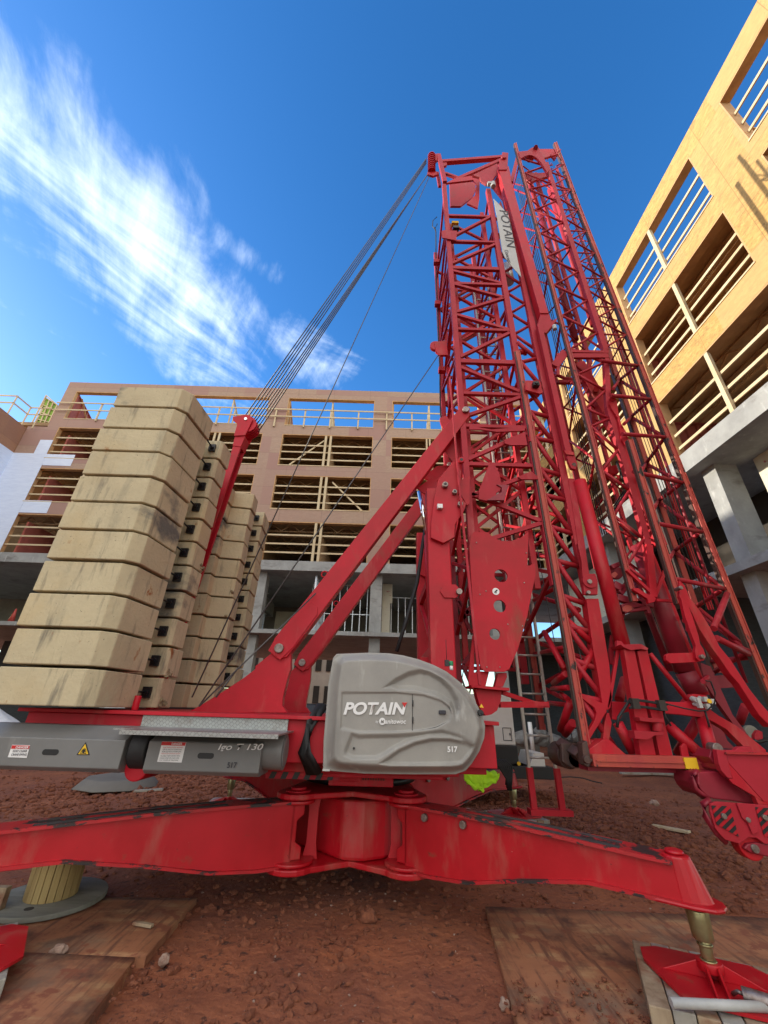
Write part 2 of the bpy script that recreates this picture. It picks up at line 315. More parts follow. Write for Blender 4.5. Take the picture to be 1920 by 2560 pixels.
def ground():
    def axis(c,dense,step,far):
        a=[];x=c
        while x<dense: a.append(x); x+=step
        s=step
        while x<far: a.append(x); s*=1.25; x+=s
        a.append(far); return a
    xs=sorted(set([-v for v in axis(0,5.5,.075,300)]+axis(0,5.5,.075,300)))
    ys=sorted(set([1.8+v for v in axis(0,8.0,.07,400)]+[1.8-v for v in axis(0,.5,.2,300)]))
    vs=[(x,y,gh(x,y)) for y in ys for x in xs]; nx=len(xs)
    fs=[(j*nx+i,j*nx+i+1,(j+1)*nx+i+1,(j+1)*nx+i) for j in range(len(ys)-1) for i in range(nx-1)]
    m=MB(); m.add(vs,fs,True); o=m.build('ground',m_dirt,fixn=False); tag(o,kind='structure')
ground()
def rocks(name,mt,n,rmin,rmax,region,seed,flat=.7):
    rnd=random.Random(seed); m=MB()
    ico=[(0,0,1),(.89,0,.45),(.28,.85,.45),(-.72,.53,.45),(-.72,-.53,.45),(.28,-.85,.45),(.72,.53,-.45),(-.28,.85,-.45),(-.89,0,-.45),(-.28,-.85,-.45),(.72,-.53,-.45),(0,0,-1)]
    fa=[(0,1,2),(0,2,3),(0,3,4),(0,4,5),(0,5,1),(1,6,2),(2,6,7),(2,7,3),(3,7,8),(3,8,4),(4,8,9),(4,9,5),(5,9,10),(5,10,1),(1,10,6),(11,7,6),(11,8,7),(11,9,8),(11,10,9),(11,6,10)]
    for i in range(n):
        x,y=region(rnd); z=gh(x,y); r=rmin+(rmax-rmin)*rnd.random()**4; a=rnd.random()*6.28; ca,sa=math.cos(a),math.sin(a)
        sx=r*rnd.uniform(.7,1.4); sy=r*rnd.uniform(.6,1.1); sz=r*flat*rnd.uniform(.6,1.1)
        vs=[]
        for (u,v,w) in ico:
            k=rnd.uniform(.75,1.2); u*=sx*k; v*=sy*k; w*=sz*k; vs.append((x+u*ca-v*sa,y+u*sa+v*ca,z+w+sz*.25))
        m.add(vs,fa)
    o=m.build(name,mt,fixn=False); tag(o,kind='stuff'); return o
def onmat(x,y): return (-3.6<x<-.85 and y<3.6 and x< -.9) or (x>.55 and y<3.6 and y>1.3)
def reg_near(r):
    while True:
        y=1.3+r.random()**1.6*11; x=r.uniform(-1.1,1.1)*(y+1.2)
        q_=noise.noise((x*.9,y*.9,11))+.5*noise.noise((x*3,y*3,5))
        if q_<r.uniform(-.55,.25): continue
        if not onmat(x,y) or r.random()<.05: return x,y
o=rocks('clay_clods',m_clod,20000,.004,.046,reg_near,1); tag(o,'loose red clay clods strewn over the ground','clods')
o=rocks('pebbles',m_peb,2800,.003,.015,reg_near,2); tag(o,'pale pebbles scattered in the red clay','pebbles')
def reg_right(r): return r.gauss(3.3,1.0),r.uniform(5.5,11)
o=rocks('rubble_clods',m_clod,4500,.015,.075,reg_right,3); tag(o,'coarse clods heaped on the bank behind the crane','clods')
def reg_left(r): return r.uniform(-7,0),r.uniform(7.5,13)
o=rocks('far_clods',m_clod,4500,.02,.09,reg_left,4); tag(o,'dark tilled clods on the ground behind the outriggers','clods')

def reg_mat(r):
    x=r.uniform(.7,3.2) if r.random()<.6 else r.uniform(-3.4,-1.0); return x,1.6+2.1*r.random()
_gh=gh
gh=lambda x,y: .045+.012*noise.noise((x*1.1,y*1.1,4))
o=rocks('mat_crumbs',m_clod,5000,.004,.022,reg_mat,6); tag(o,'crumbs of clay scattered over the plywood mats','clods')
gh=_gh
# big single stones
def stone(name,loc,r,mt,label,seed):
    rnd=random.Random(seed); bm=bmesh.new(); bmesh.ops.create_icosphere(bm,subdivisions=3,radius=1)
    for v in bm.verts:
        n=noise.noise(v.co*1.3+Vector((seed,0,0)))*.35+noise.noise(v.co*3+Vector((seed,5,0)))*.14
        v.co=Vector((v.co.x*r[0],v.co.y*r[1],v.co.z*r[2]))*(1+n)+Vector(loc)
    me=bpy.data.meshes.new(name); bm.to_mesh(me); bm.free(); me.materials.append(mt)
    o=bpy.data.objects.new(name,me); COL.objects.link(o); tag(o,label,'stone'); return o
p=at(920,2290,Z=.03); stone('stone',p,(.075,.06,.05),m_clod,'fist-sized brown stone alone in the dirt below the crane hub',3)
p=W('b1',305,1400,Z=.06); stone('stone',p,(.05,.035,.03),m_peb,'pale orange stone chip lying on the left plywood mat',5)
p=W('b1',850,1450,Z=.02); stone('stone',p,(.035,.03,.03),m_peb,'pale pebble at the right edge of the left plywood mat',8)
p=W('b3',140,945,Z=.02); stone('stone',p,(.03,.022,.03),m_peb,'pale pebble just left of the right plywood mat',9)
p=W('r4',745,970,Z=.1); stone('stone',p,(.09,.06,.05),m_peb,'pale grey stone on the bank under the hook block',12)
p=W('r4',935,1185,Z=.06); stone('stone',p,(.07,.04,.03),m_peb,'flat pale stone in front of the striped hook block',14)

# plywood mats on the ground
def mat_sheet(name,pts,label,z0=.012,t=.022,gp=None):
    w=[Vector((p.x,p.y,0)) for p in pts]; m=MB()
    n=14; g=[]
    for j in range(n+1):
        for i in range(n+1):
            a=w[0].lerp(w[1],i/n); b=w[3].lerp(w[2],i/n); q=a.lerp(b,j/n)
            g.append((q.x,q.y,z0+t+.012*noise.noise((q.x*1.1,q.y*1.1,4))))
    m.add(g,[(j*(n+1)+i,j*(n+1)+i+1,(j+1)*(n+1)+i+1,(j+1)*(n+1)+i) for j in range(n) for i in range(n)],True)
    k=n+1; rim=[i for i in range(k)]+[j*k+n for j in range(1,k)]+[n*k+i for i in range(n-1,-1,-1)]+[j*k for j in range(n-1,0,-1)]
    b=len(g); m.v+=[(g[i][0],g[i][1],-.03) for i in rim]
    for q in range(len(rim)): m.f.append((rim[q],rim[(q+1)%len(rim)],b+(q+1)%len(rim),b+q)); m.sm.append(False)
    o=m.build(name,m_mat); tag(o,label,'plywood mat',gp); return o
Z0=.04
q1=W('g1',1640,200,Z=Z0); q2=W('g1',1320,570,Z=Z0); q0=W('g1',-900,190,Z=Z0); q3=W('g1',-1200,640,Z=Z0)
mat_sheet('plywood_mat',[q0,q1,q2+(q2-q1)*.25,q3+(q2-q1)*.25],'muddy grey-brown plywood sheet under the cable spool',gp='plywood mats under the outriggers')
r1_=W('g1',1115,750,Z=Z0); r2_=W('g1',640,1360,Z=Z0); d=(r2_-r1_)
l1=Vector((-1,.02,0))*3.2
mat_sheet('plywood_mat',[r1_+l1,r1_,r2_+d*.6,r2_+d*.6+l1],'orange-brown plywood sheet at the bottom left corner of the picture',z0=.042,gp='plywood mats under the outriggers')
s1=W('b3',30,375,Z=Z0); s2=W('b3',1160,425,Z=Z0); s3=W('b3',215,1070,Z=Z0); e=(s2-s1); dd=(s3-s1)
mat_sheet('plywood_mat',[s1,s1+e*1.9,s1+e*1.9+dd*1.5,s1+dd*1.5],'large muddy plywood sheet below the right outrigger foot',gp='plywood mats under the outriggers')
# offcut chip on mat
m=MB(); a=W('b1',695,1258,Z=.06); b=W('b1',790,1275,Z=.06); m.bar(a,b,.035,.02,up=(0,0,1)); o=m.build('wood_offcut',m_crib,bevel=.003); tag(o,'thin brown wood offcut lying on the left plywood sheet','offcut')

# cribbing stacks with foot plates -------------------------------------------------
def cribbing(loc,rot,nb,bw,bl,z0,z1,labels,gp,parent_group=None):
    for i in range(nb):
        u=(i-(nb-1)/2)*bw; c,s=math.cos(rot),math.sin(rot)
        m=MB(); lj=random.uniform(-.02,.02)
        a=Vector((u-bw/2+.003,-bl/2+lj,z0)); b=Vector((u+bw/2-.003,bl/2+lj,z1-random.uniform(0,.006)))
        m.box(a,b); m.v=[(loc[0]+x*c-y*s,loc[1]+x*s+y*c,z) for x,y,z in m.v]
        o=m.build('cribbing_timber',m_cribg if i%2 else m_crib,bevel=.006); tag(o,labels(i),'timber',gp)
# =====================================================================
# BUILDINGS
# =====================================================================
D=20.7
def bframe(u,d,z): return (u,D+d,z)          # back building: facade faces the camera
XR=9.1
def rframe(u,d,z): return (XR+d,u,z)         # right building: facade faces the yard from the right
def fbox(m,fr,u0,u1,d0,d1,z0,z1):
    m.box(fr(u0,d0,z0),fr(u1,d1,z1)); return m
class Bld:
    def __init__(s,name,loc,label): s.root=empty(name,loc); tag(s.root,label,'building')
def opening(root,fr,u0,u1,z0,z1,sheath,boards=(.45,.95,1.5),posts=(),jt=.14,diag=None,trus=True,lum=m_lum,jamb=None,interior=True):
    """one framed opening: jamb lining, posts; guard boards are its sub-parts"""
    m=MB(); t=.04
    fbox(m,fr,u0,u0+t,.004,jt+.15,z0,z1); fbox(m,fr,u1-t,u1,.004,jt+.15,z0,z1)
    fbox(m,fr,u0+t,u1-t,.004,jt+.15,z1-.05,z1); fbox(m,fr,u0+t,u1-t,.004,jt+.15,z0,z0+.04)
    f=m.build('window_opening',jamb or m_lum2,root)
    m=MB(); fbox(m,fr,u0+.01,u1-.01,-.022,-.002,z0-.035,z0+.015); m.build('sill',m_lum,f)
    for pu,pw in posts:
        m=MB(); fbox(m,fr,pu-pw/2,pu+pw/2,.01,.10,z0+.04,z1-.05); m.build('post',lum,f)
    for bz in boards:
        m=MB(); j=random.uniform(-.03,.03); fbox(m,fr,u0+.005,u1-.005,.115 if posts else .05,.155 if posts else .09,z0+bz-.045+j,z0+bz+.045+j); m.build('guard_board',lum,f)
    if diag:
        m=MB(); m.bar(fr(diag[0],.2,diag[1]),fr(diag[2],.2,diag[3]),.09,.04,up=(0,1,0)); m.build('brace',lum,f)
    return f
def truss_line(m,fr,u0,u1,d,z1,h=.42,step=.62,rot=False):
    c=.045
    if not rot:
        fbox(m,fr,u0,u1,d,d+.09,z1-.04,z1-.001); fbox(m,fr,u0,u1,d,d+.09,z1-h,z1-h+.04)
        u=u0;k=0
        while u<u1-.01:
            v=min(u+step,u1); a=fr(u,d+.045,z1-.05 if k%2 else z1-h+.05); b=fr(v,d+.045,z1-h+.05 if k%2 else z1-.05)
            m.bar(a,b,.05,.05); u=v;k+=1
# ---------------- back building ----------------
lv=dict(roof=(20.38,21.2),l5=(17.34,18.06),l4=(14.25,14.98),l3=(11.14,11.95))
BU0,BU1=-21.85,9.1
cols=[(-21.85,-21.1),(-15.05,-13.78),(-7.95,-6.68),(-.85,.34),(6.2,7.45)]
bb=Bld('apartment_building',(-6,D,0),'long unfinished apartment block with pinkish brown sheathing behind the crane'); br=bb.root
m=MB()
for z0,z1 in lv.values():
    fbox(m,bframe,BU0 if z0>17 else -23.1,BU1,0,.14,z0,z1)
zs=[(18.06,20.38),(14.98,17.34),(11.95,14.25),(8.74,11.14)]
for (c0,c1) in cols:
    for (z0,z1) in zs:
        a=c0
        if c0<-21 and z0<17: a=-23.1
        fbox(m,bframe,a,c1,0,.14,z0,z1)
m.build('wall',m_ply,br)
# beam edges seen from below
m=MB(); fbox(m,bframe,BU0,BU1,.145,.22,20.36,21.1)
m.build('roof',m_lum2,br)
# floors
m=MB()
for z in (17.55,14.45,11.35): fbox(m,bframe,-30,22,.16,11,z,z+.25)
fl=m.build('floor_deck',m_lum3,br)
m=MB(); fbox(m,bframe,-40,24,-.12,11.5,8.2,8.74); m.build('floor_slab',m_conc,br)
m=MB(); fbox(m,bframe,-40,24,-.10,11.5,4.90,5.1); m.build('floor_slab',m_conc,br)
nb=[(cols[i][1],cols[i+1][0]) for i in range(4)]+[(7.45,9.05)]
posts=[[],[],[(-3.87,.14),(-3.56,.14)],[(2.6,.1),(2.8,.1)],[]]
for li,(z0,z1) in enumerate(zs):
    for i,(u0,u1) in enumerate(nb):
        ps=posts[i] if i in(2,3) else ([((u0+u1)/2-.15,.12),((u0+u1)/2+.15,.12)] if u1-u0>3 else [])
        dg=None
        if li==1 and i==2: dg=(-6.0,z0+.15,-4.0,z1-.3)
        if li==2 and i==2: dg=(-3.2,z1-.3,-1.3,z0+.1)
        if li==0: ps=[] ; bd=()
        else: bd=(.55,1.08,1.62)
        opening(br,bframe,u0,u1,z0,z1,None,boards=bd if li else (),posts=ps if li else (),diag=dg,jamb=m_lum2 if i!=2 else m_lum2)
# trusses under the floors
for z1,nm in ((17.5,'floor_truss'),(14.4,'floor_truss'),(11.3,'floor_truss')):
    for d in (.7,1.5,2.5,3.8):
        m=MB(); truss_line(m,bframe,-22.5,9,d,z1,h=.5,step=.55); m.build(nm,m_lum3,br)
# inner partition walls, back wall
def studwall(fr,u,d0,d1,z0,z1,mt,root,name='partition_wall',board=None,st=.4):
    m=MB(); d=d0
    while d<d1: fbox(m,fr,u-.045,u+.045,d,d+.04,z0+.05,z1-.05); d+=st
    fbox(m,fr,u-.045,u+.045,d0,d1,z0,z0+.05); fbox(m,fr,u-.045,u+.045,d0,d1,z1-.05,z1)
    if board: fbox(m,fr,u+.05,u+.07,d0,d1,z0,z1)
    return m.build(name,mt,root)
for z0,z1 in ((14.75,17.0),(11.65,13.9),(8.76,10.8)):
    for u,mt,bd in ((-20.6,m_pinkwall,True),(-18.6,m_lum3,False),(-14.2,m_lum3,True),(-7.3,m_lum3,True),(-3.6,m_lum3,False),(-.3,m_lum3,True),(3.0,m_lum3,False),(6.8,m_lum3,True)):
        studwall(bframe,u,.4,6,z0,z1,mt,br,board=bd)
    m=MB(); u=-24
    while u<9: fbox(m,bframe,u,u+.04,6.3,6.39,z0,z1); u+=.8
    m.build('stud_row',m_lum3,br)
m=MB(); fbox(m,bframe,-22.2,-18.7,3.0,3.05,11.65,13.9); m.build('sheathing_panel',m_green,br)
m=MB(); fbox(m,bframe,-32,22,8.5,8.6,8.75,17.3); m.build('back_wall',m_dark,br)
# top storey bits: end walls, post frames
def frameL5(u,d0,d1,mt,skew,studs=5,h=2.2,board=None):
    m=MB()
    for k in range(studs+1):
        d=d0+(d1-d0)*k/studs; top=18.06+h*(1-skew*k/studs); fbox(m,bframe,u-.045,u+.045,d,d+.07,18.08,top)
    m.bar(bframe(u,d0,18.06+h),bframe(u,d1,18.06+h*(1-skew)),.09,.07)
    if board: m.prism([bframe(u-.06,d0,18.1),bframe(u-.06,d1,18.1),bframe(u-.06,d1,18.06+h*(1-skew)),bframe(u-.06,d0,18.06+h)],(-.012,0,0))
    m.build('stud_frame',mt,br)
for u in (-10.45,-3.7,-.35+3.2): frameL5(u,.2,3.4,m_lum,.8,6)
for u in (-6.6,.42): frameL5(u,.15,2.6,m_lum2,.85,4,board=True)
frameL5(-21.05,.2,2.6,m_pinkwall,.45,4,board=True)
m=MB(); m.bar(bframe(-20.9,.4,20.1),bframe(-20.9,2.4,18.1),.09,.05); m.bar(bframe(-20.9,2.2,19.6),bframe(-20.9,.3,18.2),.09,.05); m.build('brace',m_lum2,br)
# guard rail of the top floor
g=MB()
for z in (19.26,18.66): fbox(g,bframe,-21.9,9.0,-.16,-.12,z-.045,z+.045)
rail=g.build('guard_rail',m_lum,br)
u=-18.9; 
for u in (-18.9,-16.5,-14.1,-11.1,-9.1,-7.32,-5.4,-3.7,-1.87,-.01,1.65,3.6,5.5,7.4):
    m=MB(); fbox(m,bframe,u-.045,u+.045,-.118,-.03,17.86,19.3); m.build('rail_post',m_lum,rail)
# concrete storeys
for x0 in (-13.2,-6.9,-.6,5.8):
    m=MB(); fbox(m,bframe,x0,x0+.62,.3,.9,5.1,8.2); fbox(m,bframe,x0+.03,x0+.59,.35,.85,0,4.9); m.build('concrete_column',m_conc,br)
def studs(fr,u0,u1,d,z0,z1,st,root,name='metal_studs',mt=m_steel,hz=()):
    m=MB(); u=u0
    while u<=u1: fbox(m,fr,u-.02,u+.02,d,d+.09,z0,z1); u+=st
    for z in (z0+.02,z1-.02)+tuple(hz): fbox(m,fr,u0,u1,d+.01,d+.08,z-.02,z+.02)
    return m.build(name,mt,root)
studs(bframe,-4.0,-.65,2.0,5.1,8.1,.4,br,hz=(6.4,)); studs(bframe,.6,5.5,2.6,5.1,7.6,.41,br)
studs(bframe,-12,-7.2,4.4,5.1,8.1,.41,br)
def studside(u,d0,d1,z0,z1,root):
    m=MB(); d=d0
    while d<d1: fbox(m,bframe,u-.05,u+.05,d,d+.05,z0,z1); d+=.4
    for z in (z0+.03,z0+1.0,z1-.03): fbox(m,bframe,u-.03,u+.03,d0,d1,z-.025,z+.025)
    m.build('metal_studs',m_steel,root)
studside(-7.9,.6,7,5.1,7.3,br); studside(-3.6,.4,5,5.1,8.1,br)
m=MB(); fbox(m,bframe,-8.2,-7.7,.4,8,7.32,8.19); m.build('concrete_beam',m_conc,br)
m=MB(); fbox(m,bframe,.05,.62,1.6,1.7,7.0,8.1); fbox(m,bframe,.05,.5,1.6,1.7,5.1,7.0); m.build('foam_panel',m_foam,br)
m=MB(); fbox(m,bframe,-7.6,-4.6,8.4,8.5,6.5,7.8); m.build('foam_panel',m_foam,br)
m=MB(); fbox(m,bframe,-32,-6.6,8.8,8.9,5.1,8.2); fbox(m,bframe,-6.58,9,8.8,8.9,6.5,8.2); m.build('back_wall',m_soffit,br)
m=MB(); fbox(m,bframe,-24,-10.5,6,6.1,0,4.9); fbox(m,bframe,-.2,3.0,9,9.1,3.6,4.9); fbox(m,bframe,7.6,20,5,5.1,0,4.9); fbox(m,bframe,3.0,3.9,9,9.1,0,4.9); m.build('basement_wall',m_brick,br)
m=MB(); fbox(m,bframe,-6.5,9,8.8,8.9,5.1,6.48); m.build('sheathing_panel',m_osb,br)  # added yellow panel, daylight in the lower half put into its colour
# low concrete curb wall in front of the open ground storey
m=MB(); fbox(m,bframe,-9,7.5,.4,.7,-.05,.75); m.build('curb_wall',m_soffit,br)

# house wrap on the left corner
hw=MB()
fbox(hw,bframe,-23.1,-21.0,-.02,-.004,8.78,15.26); fbox(hw,bframe,-21.85,-21.05,-.02,-.004,15.26,16.3)
fbox(hw,bframe,-20.99,-19.25,-.02,-.004,14.42,15.24); fbox(hw,bframe,-20.99,-19.4,-.02,-.004,11.2,12.0)
w=hw.build('house_wrap',m_wrap,br)
# left wing
lw=Bld('apartment_building',(-23.1,8,0),'lower left wing of the block covered in white house wrap with an orange sheathed parapet'); lr=lw.root
def lframe(u,d,z): return (-23.1-d,u,z)
m=MB(); fbox(m,lframe,16.0,D-.02,0,.14,8.74,15.27); m.build('wall',m_wrap,lr)
m=MB(); fbox(m,lframe,-14,D-.02,.005,.14,15.272,17.15); m.build('parapet',m_ply2,lr)
m=MB(); fbox(m,bframe,-23.09,-21.87,.02,.13,15.28,17.2); m.build('parapet',m_ply2,lr)
m=MB(); fbox(m,lframe,-14,D-.3,.15,5,17.0,17.12); m.build('roof',m_lum2,lr)
m=MB()
for z in (8.2,4.9): fbox(m,lframe,-14,D-.15,-.06 if z>8 else 0,5,z,z+.5)
m.build('floor_slab',m_conc,lr)
m=MB()  # out of view, bays left open to dapple the sun
for u in (-12,-6,0,6,12): fbox(m,lframe,u,u+1.2,0,.14,8.74,15.26)
for z in (11.2,14.3): fbox(m,lframe,-14,16,.0,.13,z,z+.8)
fbox(m,lframe,-14,16,.16,.2,8.74,11.2); m.build('wall_frame',m_ply,lr)  # closed lower strip added out of view to keep sun off the ground
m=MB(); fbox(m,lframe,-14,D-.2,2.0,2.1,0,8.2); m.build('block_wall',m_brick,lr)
rnd=random.Random(9); u=-14.0  # unseen panels added above the wing roof to block sun, gaps for dapples
while u<14.8:
    w_=rnd.uniform(1.6,3.4); m=MB(); fbox(m,lframe,u,min(u+w_,15.2),.5,.62,17.16,17.16+rnd.choice((1.3,1.9,2.4))); m.build('stud_frame',m_ply2,lr); u+=w_+rnd.uniform(.25,.9)
g=MB()
for z in (18.1,18.65): g.bar((-23.3,19.4,z),(-23.25,D-.2,z),.09,.04); g.bar((-26,19.4,z+.05),(-23.3,19.4,z+.02),.09,.04); g.bar((-23.25,D-.25,z),(-21.9,D-.25,z),.09,.04)
for p in ((-23.3,19.4),(-23.28,D-.25),(-22.5,D-.25)): g.bar((p[0],p[1],17.0),(p[0],p[1],18.7),.09,.04)
g.build('guard_rail',m_lum,lr)
# green sheathed frame leaning on the roof corner
gp=empty('sheathed_frame',(-22.4,D+1.0,17.2)); tag(gp,'green sheathed stud frame standing on the roof beside the top storey','frame')
m=MB(); 
a=W('c5',640,530,Y=D+1); b=W('c5',800,630,Y=D+1); c=W('c5',650,950,Y=D+1); d=W('c5',490,930,Y=D+1)
m.prism([a,b,c,d],(0,.03,0)); m.build('green_panel',m_green,gp)
m=MB(); off=Vector((0,-.06,0))
for k in range(4): m.bar(a.lerp(b,k/3)+off,d.lerp(c,k/3)+off,.06,.06)
for k in range(5): m.bar(a.lerp(d,k/4)+off,b.lerp(c,k/4)+off,.05,.05)
m.bar(W('c5',640,490,Y=D+.9),W('c5',410,930,Y=D+.9),.07,.07); m.bar(W('c5',640,490,Y=D+.9),b+off,.07,.07)
m.build('stud',m_lum,gp)

# ---------------- right building ----------------
rb=Bld('apartment_building',(XR,8,0),'unfinished block on the right with sunlit yellow sheathing over a concrete podium'); rr=rb.root
RL=[(17.2,18.0),(14.2,14.95),(11.1,11.9)]
RZ=[(14.95,17.2),(11.9,14.2),(8.8,11.1)]
rc=[(-8,-6.8),(-2.0,-.8),(4.75,5.94),(10.2,11.4),(15.6,16.8),(19.9,D-.01)]
m=MB()
for z0,z1 in RL: fbox(m,rframe,-8,D-.01,0,.14,z0,z1)
for li,(z0,z1) in enumerate(RZ):
    for c0,c1 in rc: fbox(m,rframe,c0,c1,0,.14,z0,z1)
m.build('wall',m_osb,rr)
m=MB(); fbox(m,rframe,-8,D-.02,.143,.22,17.18,17.95); m.build('roof',m_lum2,rr)
m=MB()
for z in (14.45,11.35): fbox(m,rframe,-8,D+3,.16,9,z,z+.22)
m.build('floor_deck',m_lum2,rr)
m=MB(); fbox(m,rframe,-8,D-.2,-.12,9.5,8.2,8.79); m.build('floor_slab',m_conc,rr)
m=MB(); fbox(m,rframe,-8,D-.2,-.02,9.5,5.0,5.24); m.build('floor_slab',m_conc,rr)
for li,(z0,z1) in enumerate(RZ):
    for i in range(len(rc)-1):
        u0,u1=rc[i][1],rc[i+1][0]; mid=8.06 if i==2 else (u0+u1)/2
        opening(rr,rframe,u0,u1,z0,z1,None,boards=(.42,.90,1.40),posts=[(mid,.12)],lum=m_lum)
for z1 in (14.4,11.3):
    for d in (.8,1.7,2.8,4.2):
        m=MB(); truss_line(m,rframe,-2,D-.5,d,z1,h=.5,step=.6); m.build('floor_truss',m_lum2,rr)
for z0,z1 in ((11.6,13.9),(8.8,10.8)):
    for u in (-1.4,5.3,10.8,16.2): studwall(rframe,u,.4,6,z0,z1,m_pinkwall if u in(10.8,16.2) else m_lum2,rr,board=True)
    studwall(rframe,8.0,1.6,5,z0,z1,m_lum2,rr)
studwall(rframe,10.7,.2,4,14.7,16.4,m_pinkwall,rr,board=True); studwall(rframe,5.0,.2,4,14.7,16.4,m_lum2,rr,board=True)
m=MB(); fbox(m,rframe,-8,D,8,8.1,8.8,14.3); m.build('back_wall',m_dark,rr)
m=MB(); fbox(m,rframe,6.35,6.9,.3,2.0,8.8,9.0); m.build('lumber_pile',m_ply2,rr)
for y0 in (2.2,9.5,15.5):
    m=MB(); fbox(m,rframe,y0-.02,y0+.45,.35,1.0,5.24,8.2); fbox(m,rframe,y0,y0+.43,.3,.9,0,5.0); m.build('concrete_column',m_conc,rr)
m=MB(); fbox(m,rframe,5.5,9.2,1.25,1.35,7.1,8.2); m.build('foam_panel',m_foam,rr)
studs(rframe,5.6,9.2,1.3,5.24,7.1,.40,rr,mt=m_pipe)
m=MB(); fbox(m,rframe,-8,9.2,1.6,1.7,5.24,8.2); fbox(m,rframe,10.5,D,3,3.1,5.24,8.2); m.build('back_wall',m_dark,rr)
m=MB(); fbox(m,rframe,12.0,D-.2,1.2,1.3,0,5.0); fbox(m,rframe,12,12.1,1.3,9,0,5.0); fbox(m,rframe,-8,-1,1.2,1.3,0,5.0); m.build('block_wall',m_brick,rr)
m=MB(); fbox(m,rframe,14,D,.9,.98,5.5,7.9); m.build('foam_panel',m_foam,rr)
# site hoarding and far things seen through the open ground storeys
def simple(name,a,b,mt,label,cat,bev=.02,gp=None):
    m=MB(); m.box(a,b); o=m.build(name,mt,bevel=bev); tag(o,label,cat,gp); return o
# =====================================================================
# COUNTERWEIGHT BLOCKS  (11 stacked ballast blocks)
# =====================================================================
CY=5.65
half=[(-3.25,3.66),(-2.50,3.66),(-2.40,3.76),(-2.355,4.29),(-2.60,4.29),(-2.60,4.70),(-2.40,4.70),(-2.365,4.74),(-2.355,5.02),(-2.68,5.08),(-2.68,5.25),(-3.02,5.25)]
prof=half+[(x,2*CY-y) for x,y in reversed(half)]
ords=['lowest','second from the bottom','third from the bottom','fourth from the bottom','fifth from the bottom','middle','fifth from the top','fourth from the top','third from the top','second from the top','topmost']
for k in range(11):
    z0=1.555+.3175*k; z1=z0+.291
    root=empty('ballast_block',(-2.9,CY,z0)); tag(root,'cream concrete ballast block, %s in the tall stack'%ords[k],'counterweight','concrete ballast blocks stacked on the crane tail')
    jx=random.uniform(-.012,.012); jy=random.uniform(-.012,.012)
    m=MB(); pr=[Vector((x+jx,y+jy,z0)) for x,y in prof]
    m.prism(pr,(0,0,z1-z0)); b=m.build('block',m_cw,root,bevel=.007,seg=1)
    for yy,dy in ((4.70,-1),(7.01,-1)):
        m=MB(); zc=(z0+z1)/2; m.box((-2.52,yy-.035,zc-.055),(-2.43,yy-.004,zc+.055)); m.tube((-2.475,yy-.06,zc),(-2.475,yy-.035,zc),.028,n=6); m.build('bolt_plate',m_black,root)
        m=MB(); m.tube((-2.475,yy-.06,zc),(-2.475,yy-.40,zc),.011,n=8); m.build('tie_rod',m_black,root)
    # broken corners where the photo shows spalled concrete
    if k in (0,1,4,5):
        rnd=random.Random(k); m=MB()
        for (cx,cy) in ((-2.38,5.0),(-2.40,6.33)) if k in (4,5) else (((-2.37,4.82),) if k<2 else ((-2.38,6.36),)):
            for j in range(9): 
                c=Vector((cx+rnd.uniform(-.0,.022),cy+rnd.uniform(-.07,.07),z0+rnd.uniform(.0,.09))); r=rnd.uniform(.012,.03)
                m.tube(c,c+Vector((rnd.uniform(-.02,.01),rnd.uniform(-.03,.03),rnd.uniform(-.02,.02))),r,r*.6,n=5,flat=True)
        m.build('spalled_patch',m_crumb,root)

# =====================================================================
# THE CRANE
# =====================================================================
cr=empty('tower_crane',(-.2,CY,0)); tag(cr,'red self-erecting tower crane with folded mast and jib standing on four splayed outriggers','crane')
def part(m,name,mt=None,parent=None,bevel=0,seg=2): return m.build(name,mt or m_red,parent or cr,bevel=bevel,seg=seg)
def wp(reg,pts,**k): return [W(reg,x,y,**k) for x,y in pts]
# --- hub
HC=(-.22,5.66)
m=MB(); pl=[(-.56,4.98),(-.30,4.72),(-.10,4.70),(.10,4.80),(.38,5.1),(.45,5.6),(.38,6.2),(.1,6.55),(-.5,6.6),(-.85,6.2),(-.9,5.6),(-.85,5.2)]
m.prism([(x,y,.34) for x,y in pl],(0,0,.46)); hub=part(m,'hub',m_redgloss,bevel=.03)
def hubplate(z0,z1,r,name):
    pins=[(-.75,4.68),(.30,4.68),(.46,6.62),(-.92,6.62)]
    pts=[]
    for i,(px,py) in enumerate(pins):
        a0=math.atan2(py-HC[1],px-HC[0])
        for k in range(-5,6): a=a0+k*.30; pts.append((px+r*math.cos(a),py+r*math.sin(a),z0))
        nx,ny=pins[(i+1)%4]; mx,my=(px+nx)/2,(py+ny)/2; q=.80 if i else .93; pts.append((HC[0]+(mx-HC[0])*q,HC[1]+(my-HC[1])*q,z0))
    m=MB(); m.prism(pts,(0,0,z1-z0)); return part(m,name,m_redgloss,hub,bevel=.01)
hubplate(.825,.87,.20,'hub_top_plate'); hubplate(.29,.335,.23,'hub_bottom_plate')
for x,y in ((-.75,4.68),(.30,4.68),(.46,6.62),(-.92,6.62)):
    m=MB(); m.tube((x,y,.87),(x,y,.885),.12,n=24); m.tube((x,y,.885),(x,y,.908),.075,n=20); m.tube((x,y,.26),(x,y,.29),.11,n=20); part(m,'pin',m_red,hub,bevel=.006)
for x,y in ((-.60,4.78),(.20,4.78)):
    m=MB(); m.prism([(x-.07,y-.02,.34),(x+.07,y-.02,.34),(x+.05,y-.02,.46),(x+.05,y-.02,.72),(x+.07,y-.02,.825),(x-.07,y-.02,.825),(x-.04,y-.02,.72),(x-.04,y-.02,.46)],(0,.04,0)); part(m,'rib',m_redgloss,hub)
